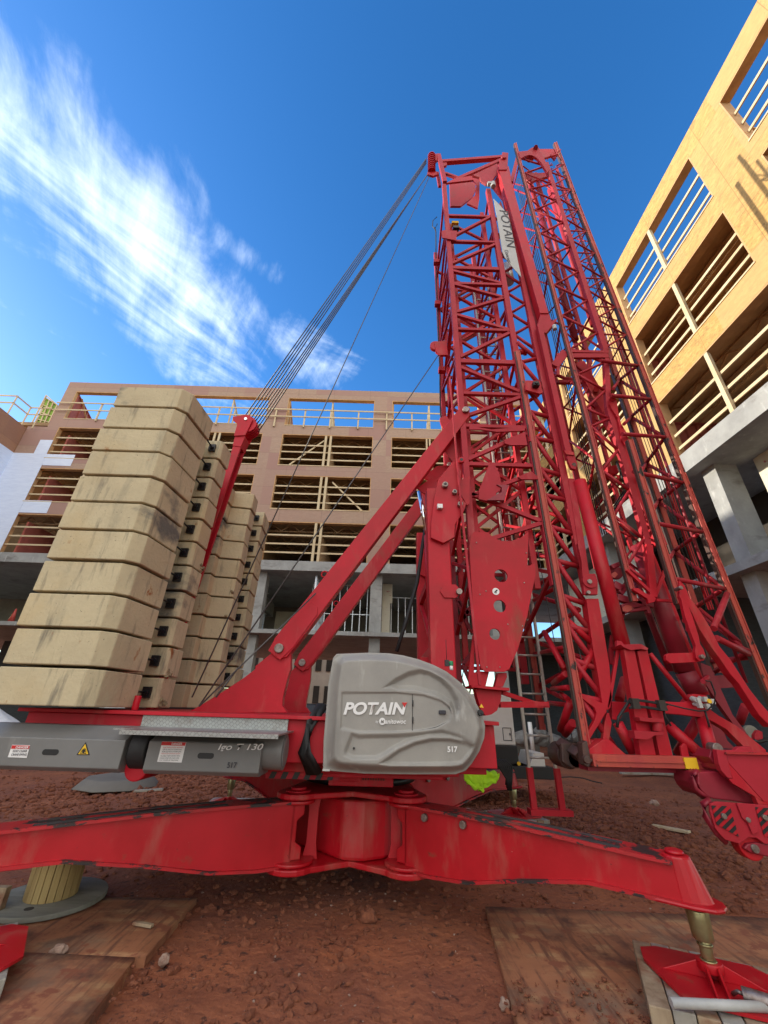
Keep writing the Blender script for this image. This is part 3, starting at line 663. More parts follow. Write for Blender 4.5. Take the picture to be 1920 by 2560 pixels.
# --- outriggers
def outrigger(px,py,fx,fy,ztop,label):
    a=Vector((px,py,0)); b=Vector((fx,fy,0)); d=(b-a); L=d.length; u=d.normalized(); n=Vector((-u.y,u.x,0))
    tp=[(.02,.79),(.25,.79),(.5,.78),(.85,.745),(.97,.735)]; bt=[(.02,.345),(.14,.345),(.30,.375),(.5,.47),(.72,.553),(.97,.55)]
    def q(s,z,o=0): return a+d*s+n*o+Vector((0,0,z))
    m=MB(); out=[q(s,z,-.095) for s,z in bt]+[q(s,z,-.095) for s,z in reversed(tp)]
    m.prism(out,n*.19); leg=m.build('outrigger',m_redgloss,cr)
    m=MB()
    for i in range(len(tp)-1):
        m.prism([q(tp[i][0],tp[i][1],-.135),q(tp[i+1][0],tp[i+1][1],-.135),q(tp[i+1][0],tp[i+1][1],.135),q(tp[i][0],tp[i][1],.135)],(0,0,.022))
    m.build('top_flange',m_chip,leg)
    m=MB()
    for o in (-.105,.045):
        for i in range(1,3): 
            s0,s1=tp[i][0]+(.0 if i>1 else .02),tp[i+1][0]-(0.0 if i<2 else .02)
            z0=tp[i][1]+(tp[i+1][1]-tp[i][1])*(s0-tp[i][0])/(tp[i+1][0]-tp[i][0])+.0225; z1=tp[i+1][1]+.0225
            m.prism([q(s0,z0,o),q(s1,z1,o),q(s1,z1,o+.06),q(s0,z0,o+.06)],(0,0,.004))
    m.build('grip_strip',m_grip,leg)
    m=MB(); rnd=random.Random(int(px*100))
    pb=[]
    for i in range(len(bt)-1):
        k=max(1,int((bt[i+1][0]-bt[i][0])*36))
        for j in range(k): t=j/k; pb.append((bt[i][0]+(bt[i+1][0]-bt[i][0])*t,bt[i][1]+(bt[i+1][1]-bt[i][1])*t))
    pb.append(bt[-1])
    w=[.128+rnd.uniform(-.002,.006) for _ in pb]
    for i in range(len(pb)-1):
        m.prism([q(pb[i][0],pb[i][1],-w[i]),q(pb[i+1][0],pb[i+1][1],-w[i+1]),q(pb[i+1][0],pb[i+1][1],.128),q(pb[i][0],pb[i][1],.128)],(0,0,-.02))
    m.build('bottom_flange',m_chip2,leg)
    m=MB(); m.tube(q(.0,.337),q(.0,.365),.20,n=24); m.tube(q(.0,.785),q(.0,.815),.17,n=24); m.prism([q(-.02,.37,-.095),q(.03,.37,-.095),q(.03,.785,-.095),q(-.02,.785,-.095),q(-.02,.70,-.095),q(.005,.66,-.095),q(.005,.50,-.095),q(-.02,.46,-.095)],n*.19); m.build('hinge_eye',m_redgloss,leg,bevel=.008)
    # end housing with jack
    e=q(1.0,0); m=MB(); m.loft([[e+u*(.115*math.cos(t)-.03*(1+math.cos(t+3.14)))+n*(.10*math.sin(t))+Vector((0,0,.53)) for t in [k*math.pi/9 for k in range(18)]],[e-u*.05+u*(.085*math.cos(t))+n*(.085*math.sin(t))+Vector((0,0,.775)) for t in [k*math.pi/9 for k in range(18)]]],False); m.tube(e-u*.05+Vector((0,0,.775)),e-u*.05+Vector((0,0,.80)),.062,.055,n=18); m.prism([q(.80,.55,-.12),q(1.0,.55,-.14)]+[e+u*(.05+.12*math.cos(t))+n*(.14*math.sin(t))+Vector((0,0,.55)) for t in (-1.0,-.5,0,.5,1.0)]+[q(1.0,.55,.14),q(.80,.55,.12)],(0,0,-.025))
    m.build('jack_housing',m_redgloss,leg,bevel=.012)
    m=MB(); m.tube(e+Vector((0,0,.36)),e+Vector((0,0,.505)),.058,.066,n=18); m.tube(e+Vector((0,0,.27)),e+Vector((0,0,.36)),.036,n=14)
    m.tube(e+Vector((0,0,.33)),e+Vector((0,0,.345)),.044,n=14); m.tube(e+Vector((0,0,.24)),e+Vector((0,0,.27)),.045,n=14)
    m.build('jack_screw',m_zinc,leg,bevel=.004)
    for s in (.12,.29):
        c=q(s,.74,-.10); m=MB(); m.tube(c,c-n*.035,.030,n=16); m.build('bolt',m_pin,leg,bevel=.004)
    return leg,e
legs=[outrigger(.30,4.68,2.10,3.42,.8,''),outrigger(-.75,4.68,-2.92,3.56,.8,''),outrigger(.46,6.62,2.24,7.8,.8,''),outrigger(-.92,6.62,-2.40,7.95,.8,'')]
# --- foot plates on cribbing
def foot(e,rot,size,label,cribl,nb=6,with_pin=False,zc=.16):
    cribbing((e.x,e.y),rot,nb,.115,.80,.0,zc,lambda i:cribl%(['first','second','third','fourth','fifth','sixth','seventh'][i]),cribl.split(' of ')[1] if ' of ' in cribl else 'timbers')
    root=empty('foot_plate',(e.x,e.y,zc)); tag(root,label,'foot plate','red foot plates under the outrigger jacks')
    c,s=math.cos(rot),math.sin(rot)
    def T(x,y,z): return Vector((e.x+x*c-y*s,e.y+x*s+y*c,z))
    hx,hy=size; k=.10
    oc=[(-hx+k*1.6,-hy),(hx-k,-hy),(hx,-hy+k),(hx,hy-k),(hx-k,hy),(-hx+k,hy),(-hx,hy-k*.6),(-hx,hy-k*2.2)]
    plate('base',m_redgloss,[T(x,y,zc+.004) for x,y in oc],.016,root,axis=(0,0,1))
    m=MB(); 
    for sx in (-1,1):
        m.prism([T(sx*.03-.006,-hy*.9,zc+.02),T(sx*.03-.006,hy*.9,zc+.02),T(sx*.03-.006,.06,zc+.10),T(sx*.03-.006,-.06,zc+.10)],(T(.012,0,0)-T(0,0,0)))
    m.prism([T(-hx*.75,-.006,zc+.02),T(hx*.75,-.006,zc+.02),T(.06,-.006,zc+.10),T(-.06,-.006,zc+.10)],(T(0,.012,0)-T(0,0,0)))
    m.tube(T(0,0,zc+.06),T(0,0,zc+.105),.07,n=18); m.build('gusset',m_redgloss,root,bevel=.003)
    if with_pin:
        m=MB(); a=T(.10,-.20,zc+.055); b=T(.30,-.24,zc+.055); m.tube(a,b,.036,n=16); m.tube(b,b+(b-a)*.05,.042,n=16); m.build('loose_pin',m_pin,root,bevel=.003)
        m=MB(); m.path([T(.06,-.15,zc+.03),T(.08,-.19,zc+.06),T(.10,-.2,zc+.06)],.01); m.build('pin_handle',m_pin,root)
    return root
foot(legs[0][1],math.radians(-24),(.36,.30),'red octagonal foot plate with a loose pin lying on it, under the right front outrigger','%s timber of the cribbing under the right front outrigger foot',7,True)
foot(Vector((-2.60,3.40,0)),math.radians(35),(.40,.32),'muddy red foot plate cut off at the left edge, in front of the cable spool','%s timber of the cribbing under the left front outrigger foot',6)
foot(legs[2][1],.3,(.36,.30),'red foot plate behind the crane on the right, under the yellow vest','%s timber of the cribbing under the right rear outrigger foot',6)
foot(legs[3][1],-.2,(.36,.30),'red foot plate far back under the grey step plate','%s timber of the cribbing under the left rear outrigger foot',6)
# conduit across the cribbing
m=MB(); a=W('b3',1100,937,Z=.20); b=W('b3',1700,965,Z=.20); m.tube(a,b,.022,n=16); o=m.build('conduit',m_pipe); tag(o,'round grey conduit lying across the right front cribbing','conduit')
# --- slewing ring and turntable
m=MB(); m.tube((-.2,CY,.872),(-.2,CY,.93),.66,n=48); m.tube((-.2,CY,.93),(-.2,CY,1.02),.60,n=48); part(m,'slewing_ring',m_black)
m=MB()
for k in range(96):
    a=2*math.pi*k/96; m.box((-.2+.62*math.cos(a)-.008,CY+.62*math.sin(a)-.008,.94),(-.2+.62*math.cos(a)+.008,CY+.62*math.sin(a)+.008,1.01))
part(m,'gear_teeth',m_dark)
m=MB(); m.box((-.46,4.62,.93),(.17,4.9,1.05)); m.box((-.36,4.60,.97),(-.15,4.64,1.03)); part(m,'slew_motor_guard',m_red,bevel=.008)
m=MB()
for k in range(9): m.box((-.13+k*.025,4.612,.985),(-.118+k*.025,4.618,1.02))
part(m,'grille',m_dark)
# turntable disc edge plate with black stripes
m=MB(); m.prism([(-.95,4.30,1.045),(-.35,4.28,1.045),(.6,4.3,1.045),(.9,4.9,1.045),(.9,6.4,1.045),(.4,7,1.045),(-.8,7,1.045),(-1.15,6.5,1.045),(-1.15,4.6,1.045)],(0,0,.03)); tt=part(m,'turntable_plate',m_red,bevel=.004)
m=MB()
for k in range(6): x=-.97+k*.105; m.prism([(x,4.288,1.02),(x+.05,4.288,1.02),(x+.085,4.288,1.10),(x+.035,4.288,1.10)],(0,-.004,0))
m.build('hazard_stripes',m_black,tt)
m=MB(); m.box((-1.0,4.292,1.02),(-.33,4.30,1.10)); m.build('edge_strip',m_red2,tt)
# --- chassis frame
m=MB()
m.box((-3.15,4.05,1.17),(1.05,4.25,1.50)); m.box((-3.15,7.05,1.17),(1.05,7.25,1.50))
m.box((-3.15,4.25,1.17),(-2.9,7.05,1.50)); m.box((.75,4.25,1.1),(1.0,7.05,1.50)); m.box((-1.2,4.25,1.078),(.75,7.05,1.30)); m.box((-2.0,4.25,1.2),(-1.8,7.05,1.5))
fr_=part(m,'chassis_frame',m_red,bevel=.006)
m=MB(); m.box((-3.2,3.98,1.503),(1.08,7.32,1.533)); part(m,'deck_plate',m_red,fr_,bevel=.004)
m=MB(); m.tube((-2.3,4.22,1.535),(-2.3,4.22,1.66),.03,n=12); m.build('stop_pin',m_red,fr_,bevel=.005)
m=MB(); m.prism(wp('f1',[(-60,1668),(70,1600),(330,1440),(560,1290),(690,1190),(690,1160),(905,985),(1082,985),(1075,1190),(1040,1300),(995,1480),(985,1590),(1040,1668)],Y=4.83),(0,.10,0)); g1=part(m,'support_gusset',m_red,bevel=.005)
m=MB(); m.prism(wp('f1',[(1010,1668),(1000,1560),(1080,1215),(1180,1120),(1300,1130),(1290,1310),(1245,1540),(1240,1600),(1290,1668)],Y=6.37),(0,.10,0)); part(m,'support_gusset',m_red,bevel=.005)
# --- inclined struts
for y,reg in ((4.80,0),(6.34,1)):
    a=Vector((-1.155,y,2.20)); b=Vector((1.22,y,5.80)); u=(b-a).normalized(); n=Vector((-u.z,0,u.x))
    pts=[a-u*.10+n*.04,a-u*.10-n*.06,a-u*.02-n*.13,a+u*.28-n*.135,b-u*.05-n*.10,b+u*.09-n*.03,b+u*.09+n*.03,b-u*.05+n*.10,a+u*.30+n*.12,a+u*.05+n*.125]
    m=MB(); m.prism(pts,(0,.14,0)); s=part(m,'inclined_strut',m_red,bevel=.006)
    m=MB(); m.prism([a-u*.09+n*.09-Vector((0,.012,0)),a-u*.09-n*.09-Vector((0,.012,0)),a+u*.1-n*.12-Vector((0,.012,0)),a+u*.55-n*.11-Vector((0,.012,0)),a+u*.62-n*.06-Vector((0,.012,0)),a+u*.62+n*.05-Vector((0,.012,0)),a+u*.5+n*.1-Vector((0,.012,0)),a+u*.06+n*.115-Vector((0,.012,0))],(0,.012,0)); part(m,'doubler_plate',m_red,s,bevel=.003)
    for c in (a,b):
        m=MB(); m.tube(c-Vector((0,.045,0)),c,.052,n=18); part(m,'strut_pin',m_pin,s,bevel=.006)
    m=MB(); c=a+u*1.0+n*.15; 
    for k in range(10):
        t0=k*.628;t1=t0+.628; m.tube(c+Vector((.04*math.cos(t0),.06,.04*math.sin(t0))),c+Vector((.04*math.cos(t1),.06,.04*math.sin(t1))),.01,n=6)
    part(m,'lifting_eye',m_red,s)
# --- housing cover (moulded)
def cover():
    outl=[(-.44,1.14),(-.455,1.35),(-.455,1.80),(-.43,2.02),(-.40,2.055),(-.1,2.075),(.08,2.075),(.22,2.06),(.36,2.03),(.50,1.985),(.62,1.93),(.73,1.85),(.82,1.76),(.89,1.64),(.925,1.55),(.935,1.50),(.92,1.41),(.87,1.31),(.80,1.22),(.74,1.165),(.66,1.14),(.3,1.13),(-.1,1.125)]
    # resample boundary by angle about centre
    cx,cz=.15,1.58; NR=300; B=[]
    def hit(th):
        dx,dz=math.cos(th),math.sin(th); best=None
        for i in range(len(outl)):
            x1,z1=outl[i][0]-cx,outl[i][1]-cz; x2,z2=outl[(i+1)%len(outl)][0]-cx,outl[(i+1)%len(outl)][1]-cz
            ex,ez=x2-x1,z2-z1; den=dx*ez-dz*ex
            if abs(den)<1e-9: continue
            t=(x1*ez-z1*ex)/den; s=(x1*dz-z1*dx)/den
            if t>0 and -1e-6<=s<=1+1e-6: best=t if best is None else max(best,t)
        return best
    for i in range(NR): th=2*math.pi*i/NR; B.append((math.cos(th),math.sin(th),hit(th)))
    def poly(pts): return [W('b2',x,y,Y=3.8) for x,y in pts]
    def sdf(pts,x,z):
        d=9; ins=False; n=len(pts)
        for i in range(n):
            x1,z1=pts[i].x,pts[i].z; x2,z2=pts[(i+1)%n].x,pts[(i+1)%n].z
            ex,ez=x2-x1,z2-z1; t=max(0,min(1,((x-x1)*ex+(z-z1)*ez)/(ex*ex+ez*ez+1e-12))); d=min(d,math.hypot(x-x1-ex*t,z-z1-ez*t))
            if (z1>z)!=(z2>z) and x<(x2-x1)*(z-z1)/(z2-z1)+x1: ins=not ins
        return -d if ins else d
    logo=poly([(365,310),(690,310),(850,325),(960,360),(1010,400),(1020,440),(1005,480),(930,520),(850,535),(700,545),(470,548),(358,525)])
    swoosh=poly([(600,290),(680,225),(760,185),(830,170),(890,180),(960,220),(1020,280),(1060,350),(1070,420),(1040,480),(1026,440),(1000,380),(930,335),(800,300),(700,300),(660,285)])
    low=poly([(420,545),(470,560),(700,556),(850,545),(960,530),(1060,560),(1130,600),(1150,625),(1120,610),(1000,580),(880,575),(780,600),(680,650),(600,700),(570,712),(430,712),(380,690),(375,660)])
    pool=poly([(580,735),(700,650),(800,605),(900,582),(1010,582),(1110,600),(1160,625),(1150,660),(1100,730),(1060,748),(900,750),(650,750)])
    def sm(e0,e1,v):
        t=max(0.0,min(1.0,(v-e0)/(e1-e0))); return t*t*(3-2*t)
    def depth(x,z,dist):
        bw=.085+.05*sm(-.28,-.40,x) if x>-.40 else .135
        y=3.80+.10*(1-sm(0,bw,dist))
        y+=.014*(1-sm(-.010,.004,sdf(logo,x,z)))
        y+=.040*(1-sm(-.045,.004,sdf(swoosh,x,z)))
        y+=.028*(1-sm(-.035,.004,sdf(low,x,z)))
        y+=.036*(1-sm(-.03,.004,sdf(pool,x,z)))
        return y
    m=MB(); K=100; vs=[(cx,depth(cx,cz,1),cz)]
    bd=[Vector((cx+a*t,0,cz+b*t)) for a,b,t in B]
    for k in range(1,K+1):
        s=k/K; s=1-(1-s)**1.0
        for a,b,t in B:
            x=cx+a*t*s; z=cz+b*t*s
            dist=abs(sdf(bd[::6],x,z)) if s>.62 else .3
            vs.append((x,depth(x,z,0 if k==K else dist),z))
    fs=[(0,1+i,1+(i+1)%NR) for i in range(NR)]
    for k in range(K-1):
        for i in range(NR):
            j=(i+1)%NR; fs.append((1+k*NR+i,1+(k+1)*NR+i,1+(k+1)*NR+j,1+k*NR+j))
    n0=len(vs)
    for yy,sc in ((3.915,1.004),(4.55,1.0)):
        for a,b,t in B: vs.append((cx+a*t*sc,yy,cz+b*t*sc))
    base=1+(K-1)*NR
    for (p,q) in ((base,n0),(n0,n0+NR)):
        for i in range(NR): j=(i+1)%NR; fs.append((p+i,q+i,q+j,p+j))
    fs.append(tuple(n0+NR+i for i in range(NR))[::-1])
    m.add(vs,fs,True)
    o=part(m,'machinery_cover',m_house)
    return o
cov=cover()
def flat_on_cover(name,pts,mt,off=.004,y=3.81,thick=.003):
    m=MB(); m.prism([Vector((p.x,y-off,p.z)) for p in pts],(0,-thick,0)); return m.build(name,mt,cov)
# door seam, hinges, latch, handle, lamp
m=MB(); dpts=wp('b2',[(785,305),(870,325),(950,355),(1000,395),(1022,438),(1005,480),(930,515),(860,532),(785,540)],Y=3.8)
for i in range(len(dpts)):
    a=dpts[i];b=dpts[(i+1)%len(dpts)]; m.bar((a.x,3.809,a.z),(b.x,3.809,b.z),.004,.004)
m.build('door_seam',m_black,cov)
m=MB(); 
for (x,y) in ((787,375),(787,475)): p=W('b2',x,y,Y=3.8); m.tube((p.x,3.803,p.z-.025),(p.x,3.803,p.z+.025),.005,n=8)
m.build('hinge',m_black,cov)
m=MB(); p=W('b2',962,428,Y=3.8); m.box((p.x-.03,3.792,p.z-.016),(p.x+.03,3.812,p.z+.016)); m.build('latch',m_ink,cov,bevel=.005)
m=MB(); p=W('b2',1187,432,Y=3.86); m.tube((p.x,3.83,p.z),(p.x,3.90,p.z),.024,n=16); m.tube((p.x+.01,3.82,p.z-.004),(p.x+.01,3.83,p.z-.004),.010,n=10); m.build('side_lamp',m_black,cov,bevel=.003)
m=MB(); p=W('b2',437,643,Y=3.8); m.tube((p.x,3.815,p.z),(p.x,3.835,p.z),.009,n=12); m.build('key_hole',m_black,cov)
m=MB(); p=W('b2',275,770,Y=3.9); m.box((p.x-.03,3.88,p.z-.006),(p.x+.03,3.90,p.z+.006)); m.build('drain_lip',m_pipe,cov)
def txt(body,reg,x0,y0,x1,y1,y,mt,parent,name='lettering',sh=0,bold=0,space=1):
    a=W(reg,x0,y1,Y=y); b=W(reg,x1,y1,Y=y); c=W(reg,x0,y0,Y=y)
    return textobj(name,body,mt,parent,(a.x,y,a.z),((b-a).x,0,(b-a).z),(0,0,1),abs(c.z-a.z),(b-a).length,shear=sh,bold=bold,depth=.004,space=space)
txt('POTAIN','b2',375,368,750,443,3.806,m_white,cov,sh=.22,bold=.035)
p=[W('b2',x,y,Y=3.80) for x,y in ((722,370),(755,370),(737,400))]; m=MB(); m.prism([Vector((q.x,3.800,q.z)) for q in p],(0,-.003,0)); m.build('red_logo_corner',m_redink,cov)
txt('by','b2',566,476,584,494,3.806,m_white,cov,sh=.2)
txt('anitowoc','b2',622,470,746,496,3.806,m_white,cov,sh=.2,bold=.015)
c=W('b2',606,482,Y=3.8); m=MB(); m.tube((c.x,3.8045,c.z),(c.x,3.8005,c.z),.027,n=28); m.build('round_logo',m_white,cov)
txt('M','b2',596,473,617,492,3.800,m_house,cov,sh=.2,bold=.03)
txt('517','b2',992,630,1052,665,3.822,m_white,cov,bold=.03)
m=MB(); q=wp('b2',[(1180,398),(1205,402),(1192,378)],Y=3.83); m.prism([Vector((v.x,3.82,v.z)) for v in q],(0,-.003,0)); m.build('warning_sticker',m_yel,cov)
# antenna and green beacon on top
m=MB(); p=W('t4',405,900,Y=4.3); m.box((p.x-.02,4.28,p.z-.02),(p.x+.02,4.32,p.z+.04)); m.tube((p.x,4.3,p.z+.04),(p.x,4.3,p.z+.24),.003,n=6); part(m,'antenna',m_black)
p=W('t4',442,905,Y=4.3); m=MB(); m.tube((p.x,4.3,p.z-.01),(p.x,4.3,p.z+.035),.022,n=14)
m_bea=mat('green_beacon_plastic',(.02,.25,.10),.3); b_=part(m,'beacon',m_bea,bevel=.006)
m=MB(); m.tube((p.x,4.3,p.z-.05),(p.x,4.3,p.z-.01),.018,n=12); m.build('beacon_base',m_white,b_)
# cables hanging behind the cover on the left
m=MB()
for k in range(5): m.path([(-.50-.02*k,4.1,1.10),(-.60-.012*k,4.0,1.25),(-.60,4.0,1.45+.01*k),(-.50-.01*k,4.1,1.62)],.035,8)
part(m,'hose_bundle',m_rubber)
m=MB(); m.path([W('b4',1140,2005,Y=5.2),W('b4',1210,1780,Y=5.2),W('b4',1290,1500,Y=5.2),W('b4',1330,1220,Y=5.2),W('b4',1390,870,Y=5.2)],.025,8); part(m,'power_cable',m_rubber)

# --- grey casings with steps
def casing(x0,x1,name,zt=1.415):
    sec=[(3.86,zt),(3.72,1.335),(3.70,1.325),(3.70,1.13),(3.74,1.10),(4.02,1.10),(4.02,zt)]
    m=MB(); m.loft([[(x0,y,z) for y,z in sec],[(x1,y,z) for y,z in sec]]); return part(m,name,m_case,bevel=.006)
cs1=casing(-3.30,-2.02,'winch_casing'); cs2=casing(-1.83,-.92,'winch_casing',1.385)
m=MB(); m.tube((-.99,3.86,1.27),(-.765,3.86,1.27),.135,n=32); m.tube((-.765,3.86,1.27),(-.757,3.86,1.27),.11,n=32); m.build('drum_end',m_case,cs2,bevel=.006)
for cs,px,py in ((cs1,262,374),(cs2,1067,393)):
    c=W('b1',px,py,Y=3.7); m=MB(); m.tube((c.x-.045,3.698,c.z),(c.x-.045,3.70,c.z),.02,n=16); m.tube((c.x+.045,3.698,c.z),(c.x+.045,3.70,c.z),.02,n=16); m.box((c.x-.045,3.6975,c.z-.02),(c.x+.045,3.70,c.z+.02)); m.build('grab_slot',m_black,cs)
m=MB(); m.tube((-2.0,3.86,1.26),(-1.85,3.86,1.26),.15,n=32); part(m,'winch_motor',m_rubber,bevel=.02)
m=MB(); m.tube((-1.93,3.80,1.13),(-1.93,4.1,1.13),.095,n=28); part(m,'winch_bracket',m_red,bevel=.008)
m=MB(); m.box((-1.93,3.42,1.402),(-.74,4.02,1.414)); m.box((-1.93,3.416,1.384),(-.74,3.42,1.414)); m.box((-2.10,4.02,1.405),(-.80,4.032,1.50)); m.box((-2.10,3.62,1.402),(-1.931,4.02,1.414)); part(m,'step_plate',m_dia)
m=MB(); m.box((-1.9,3.45,1.385),(-1.86,4.0,1.401)); m.box((-.86,3.45,1.385),(-.82,4.0,1.401)); part(m,'step_bracket',m_red)
# decals on the casings
def decal(name,reg,pts,mt,par,y=3.698): 
    q=wp(reg,pts,Y=3.7); m=MB(); m.prism([Vector((v.x,y,v.z)) for v in q],(0,-.002,0)); return m.build(name,mt,par)
d1=decal('danger_label','b1',[(65,336),(158,338),(140,404),(42,400)],m_white,cs1); decal('label_band','b1',[(66,338),(157,340),(152,358),(60,356)],m_redink,cs1,3.696)
txt('DANGER','b1',82,342,148,355,3.694,m_white,cs1,bold=.02); txt('STAY CLEAR','b1',66,362,140,374,3.694,m_ink,cs1,bold=.02); txt('CRANE SWING','b1',58,380,138,392,3.694,m_ink,cs1,bold=.02)
decal('warning_triangle','b1',[(446,322),(466,388),(398,388)],m_black,cs1); decal('triangle_face','b1',[(444,332),(459,384),(407,384)],m_yel,cs1,3.696)
m=MB(); c=W('b1',436,370,Y=3.7); m.tube((c.x,3.694,c.z),(c.x,3.6925,c.z),.010,n=6)
for k in range(7):
    a=math.pi*k/6; m.bar((c.x+.008*math.cos(a),3.693,c.z+.008*math.sin(a)),(c.x+.022*math.cos(a),3.693,c.z+.022*math.sin(a)),.004,.003)
m.box((c.x-.025,3.692,c.z-.014),(c.x+.025,3.694,c.z-.008)); m.build('hazard_symbol',m_black,cs1)
decal('danger_label','b1',[(843,318),(967,322),(942,428),(816,424)],m_white,cs2); decal('label_band','b1',[(843,319),(966,323),(960,341),(836,338)],m_redink,cs2,3.696)
txt('DANGER','b1',890,325,945,337,3.694,m_white,cs2,bold=.02)
for i,(t,mt) in enumerate((('ELECTROCUTION HAZARD',m_redink),('KEEP ALL PARTS OF CRANE AWAY',m_ink),('FROM ELECTRICAL POWER LINES',m_ink),('DEATH OR SERIOUS INJURY',m_redink),('WILL RESULT FROM CONTACT WITH',m_ink),('CRANE LOAD OR LOAD LINE',m_ink),('STAY CLEAR OF MACHINE',m_ink))):
    y=346+i*11; txt(t,'b1',848-i*4,y,948-i*4,y+7,3.694,mt,cs2)
txt('Igo T 130','b1',1128,330,1362,373,3.694,m_white,cs2,sh=.25,bold=.012); txt('517','b1',1176,426,1226,456,3.694,m_ink,cs2,bold=.02)
# =====================================================================
# TAIL STRUT with rope head
# =====================================================================
tip=A(-.436,CY,.793); base=Vector((-2.86,CY,1.53)); u=(tip-base).normalized(); n=Vector((u.z,0,-u.x))
m=MB()
for s in (-1,1):
    y=CY+s*.085-.02; m.prism([base-n*.03+Vector((0,y-CY,0)),base+n*.02+Vector((0,y-CY,0)),tip+n*.055-u*.55+Vector((0,y-CY,0)),tip-n*.08-u*.5+Vector((0,y-CY,0))],(0,.04,0))
m.prism([base-n*.03+Vector((0,-.06,0)),tip-n*.08-u*.6+Vector((0,-.06,0)),tip-n*.06-u*.6+Vector((0,-.06,0)),base-n*.01+Vector((0,-.06,0))],(0,.12,0))
ts=part(m,'tail_strut',m_red,bevel=.004)
m=MB(); m.prism([tip+n*.075-u*.34+Vector((0,-.115,0)),tip-n*.10-u*.34+Vector((0,-.115,0)),tip-n*.085-u*.56+Vector((0,-.115,0)),tip+n*.058-u*.56+Vector((0,-.115,0))],(0,.23,0))
for s in (-.14,.12): m.prism([Vector((tip.x-.24,CY+s,tip.z+.05)),Vector((tip.x-.22,CY+s,tip.z-.03)),Vector((tip.x-.13,CY+s,tip.z-.10)),Vector((tip.x-.14,CY+s,tip.z-.36)),Vector((tip.x+.05,CY+s,tip.z-.34)),Vector((tip.x+.12,CY+s,tip.z)),Vector((tip.x+.05,CY+s,tip.z+.10)),Vector((tip.x-.06,CY+s,tip.z+.10))],(0,.02,0))
part(m,'sheave_bracket',m_red,ts,bevel=.004)
for k in range(5): 
    y=CY-.10+k*.05; m=MB(); m.tube((tip.x+.02,y-.008,tip.z-.08),(tip.x+.02,y+.008,tip.z-.08),.17,n=28); m.build('sheave',m_red,ts,bevel=.003)
m=MB(); m.tube((tip.x,CY-.16,tip.z),(tip.x,CY+.16,tip.z),.025,n=12); m.build('sheave_pin',m_chrome,ts)
# =====================================================================
# MAST
# =====================================================================
XL,XRT,YN,YF=1.165,2.18,4.85,6.40
ztop=H+2.26*YN; zb=H+.40*YN
def zz(el): return H+el*YN
m=MB()
m.box((XL-.04,YN-.04,2.4),(XL+.05,YN+.05,ztop)); m.box((XRT-.05,YN-.04,zz(.3)),(XRT+.05,YN+.05,ztop-.15))
m.box((XL-.04,YF-.05,2.0),(XL+.05,YF+.04,ztop)); m.box((XRT-.05,YF-.05,2.0),(XRT+.05,YF+.04,ztop-.1))
mast=part(m,'mast_chords',m_red2,bevel=.006)
m=MB(); m.box((XL+.07,YN+.14,zz(.3)),(XL+.15,YN+.22,zz(2.0))); m.box((XRT-.20,YN+.14,zz(.3)),(XRT-.12,YN+.22,zz(2.1))); m.box((XL+.07,YF-.24,2.2),(XL+.15,YF-.16,zz(2.0))); m.box((XRT-.20,YF-.24,2.2),(XRT-.12,YF-.16,zz(2.1)))
inner=part(m,'inner_mast_chords',m_red,bevel=.005)
near=[(2.0,'h'),(1.995,'d',2.0,1.83,0),(1.805,'h'),(1.79,'d',1.79,1.65,0),(1.62,'H'),(0,'d',1.60,1.53,1),(1.52,'h'),(0,'d',1.515,1.443,1),(0,'d',1.44,1.35,0),(0,'d',1.335,1.262,1),(1.257,'h'),(0,'d',1.245,1.115,0),(1.095,'H'),(0,'d',1.065,.962,1),(.948,'h'),(0,'d',.938,.85,0),(.812,'h'),(0,'d',.79,.685,0),(.668,'h'),(0,'d',.64,.56,0),(0,'d',.565,.485,1),(0,'d',.478,.41,0)]
lac=MB()
for it in near:
    if it[1] in 'hH': w=.085 if it[1]=='H' else .055; lac.box((XL+.05,YN-.028,zz(it[0])-w/2),(XRT-.05,YN+.03,zz(it[0])+w/2))
    else:
        _,_,e0,e1,side=it
        a=(XRT-.05,YN,zz(e0)) if side==0 else (XL+.05,YN,zz(e0)); b=(XL+.05,YN,zz(e1)) if side==0 else (XRT-.05,YN,zz(e1)); lac.bar(a,b,.055,.055)
lac.build('lacing',m_red2,mast)
lac=MB(); z=2.2; k=0
while z<ztop-.8:
    a=(XL+.05,YF,z) if k%2 else (XRT-.05,YF,z); b=(XRT-.05,YF,z+.72) if k%2 else (XL+.05,YF,z+.72); lac.bar(a,b,.05,.05)
    if k%2==0: lac.box((XL+.05,YF-.025,z-.025),(XRT-.05,YF+.025,z+.025))
    z+=.74;k+=1
lac.build('lacing',m_red2,mast)
for xx,nm in ((XL,'lacing'),(XRT,'lacing')):
    lac=MB(); z=2.6; k=0
    while z<ztop-.9:
        a=(xx,YN+.04,z) if k%2 else (xx,YF-.04,z); b=(xx,YF-.04,z+.62) if k%2 else (xx,YN+.04,z+.62); lac.bar(a,b,.045,.045,up=(1,0,0)); z+=.64;k+=1
    lac.build(nm,m_red,mast)
lac=MB(); z=zz(.35); k=0
while z<zz(1.95):
    for y in (YN+.18,YF-.20):
        a=(XL+.14,y,z) if k%2 else (XRT-.18,y,z); b=(XRT-.18,y,z+.6) if k%2 else (XL+.14,y,z+.6); lac.bar(a,b,.045,.045)
    for x in (XL+.11,XRT-.16):
        a=(x,YN+.2,z) if k%2 else (x,YF-.22,z); b=(x,YF-.22,z+.6) if k%2 else (x,YN+.2,z+.6); lac.bar(a,b,.04,.04,up=(1,0,0))
    z+=.62;k+=1
lac.build('lacing',m_red,inner)
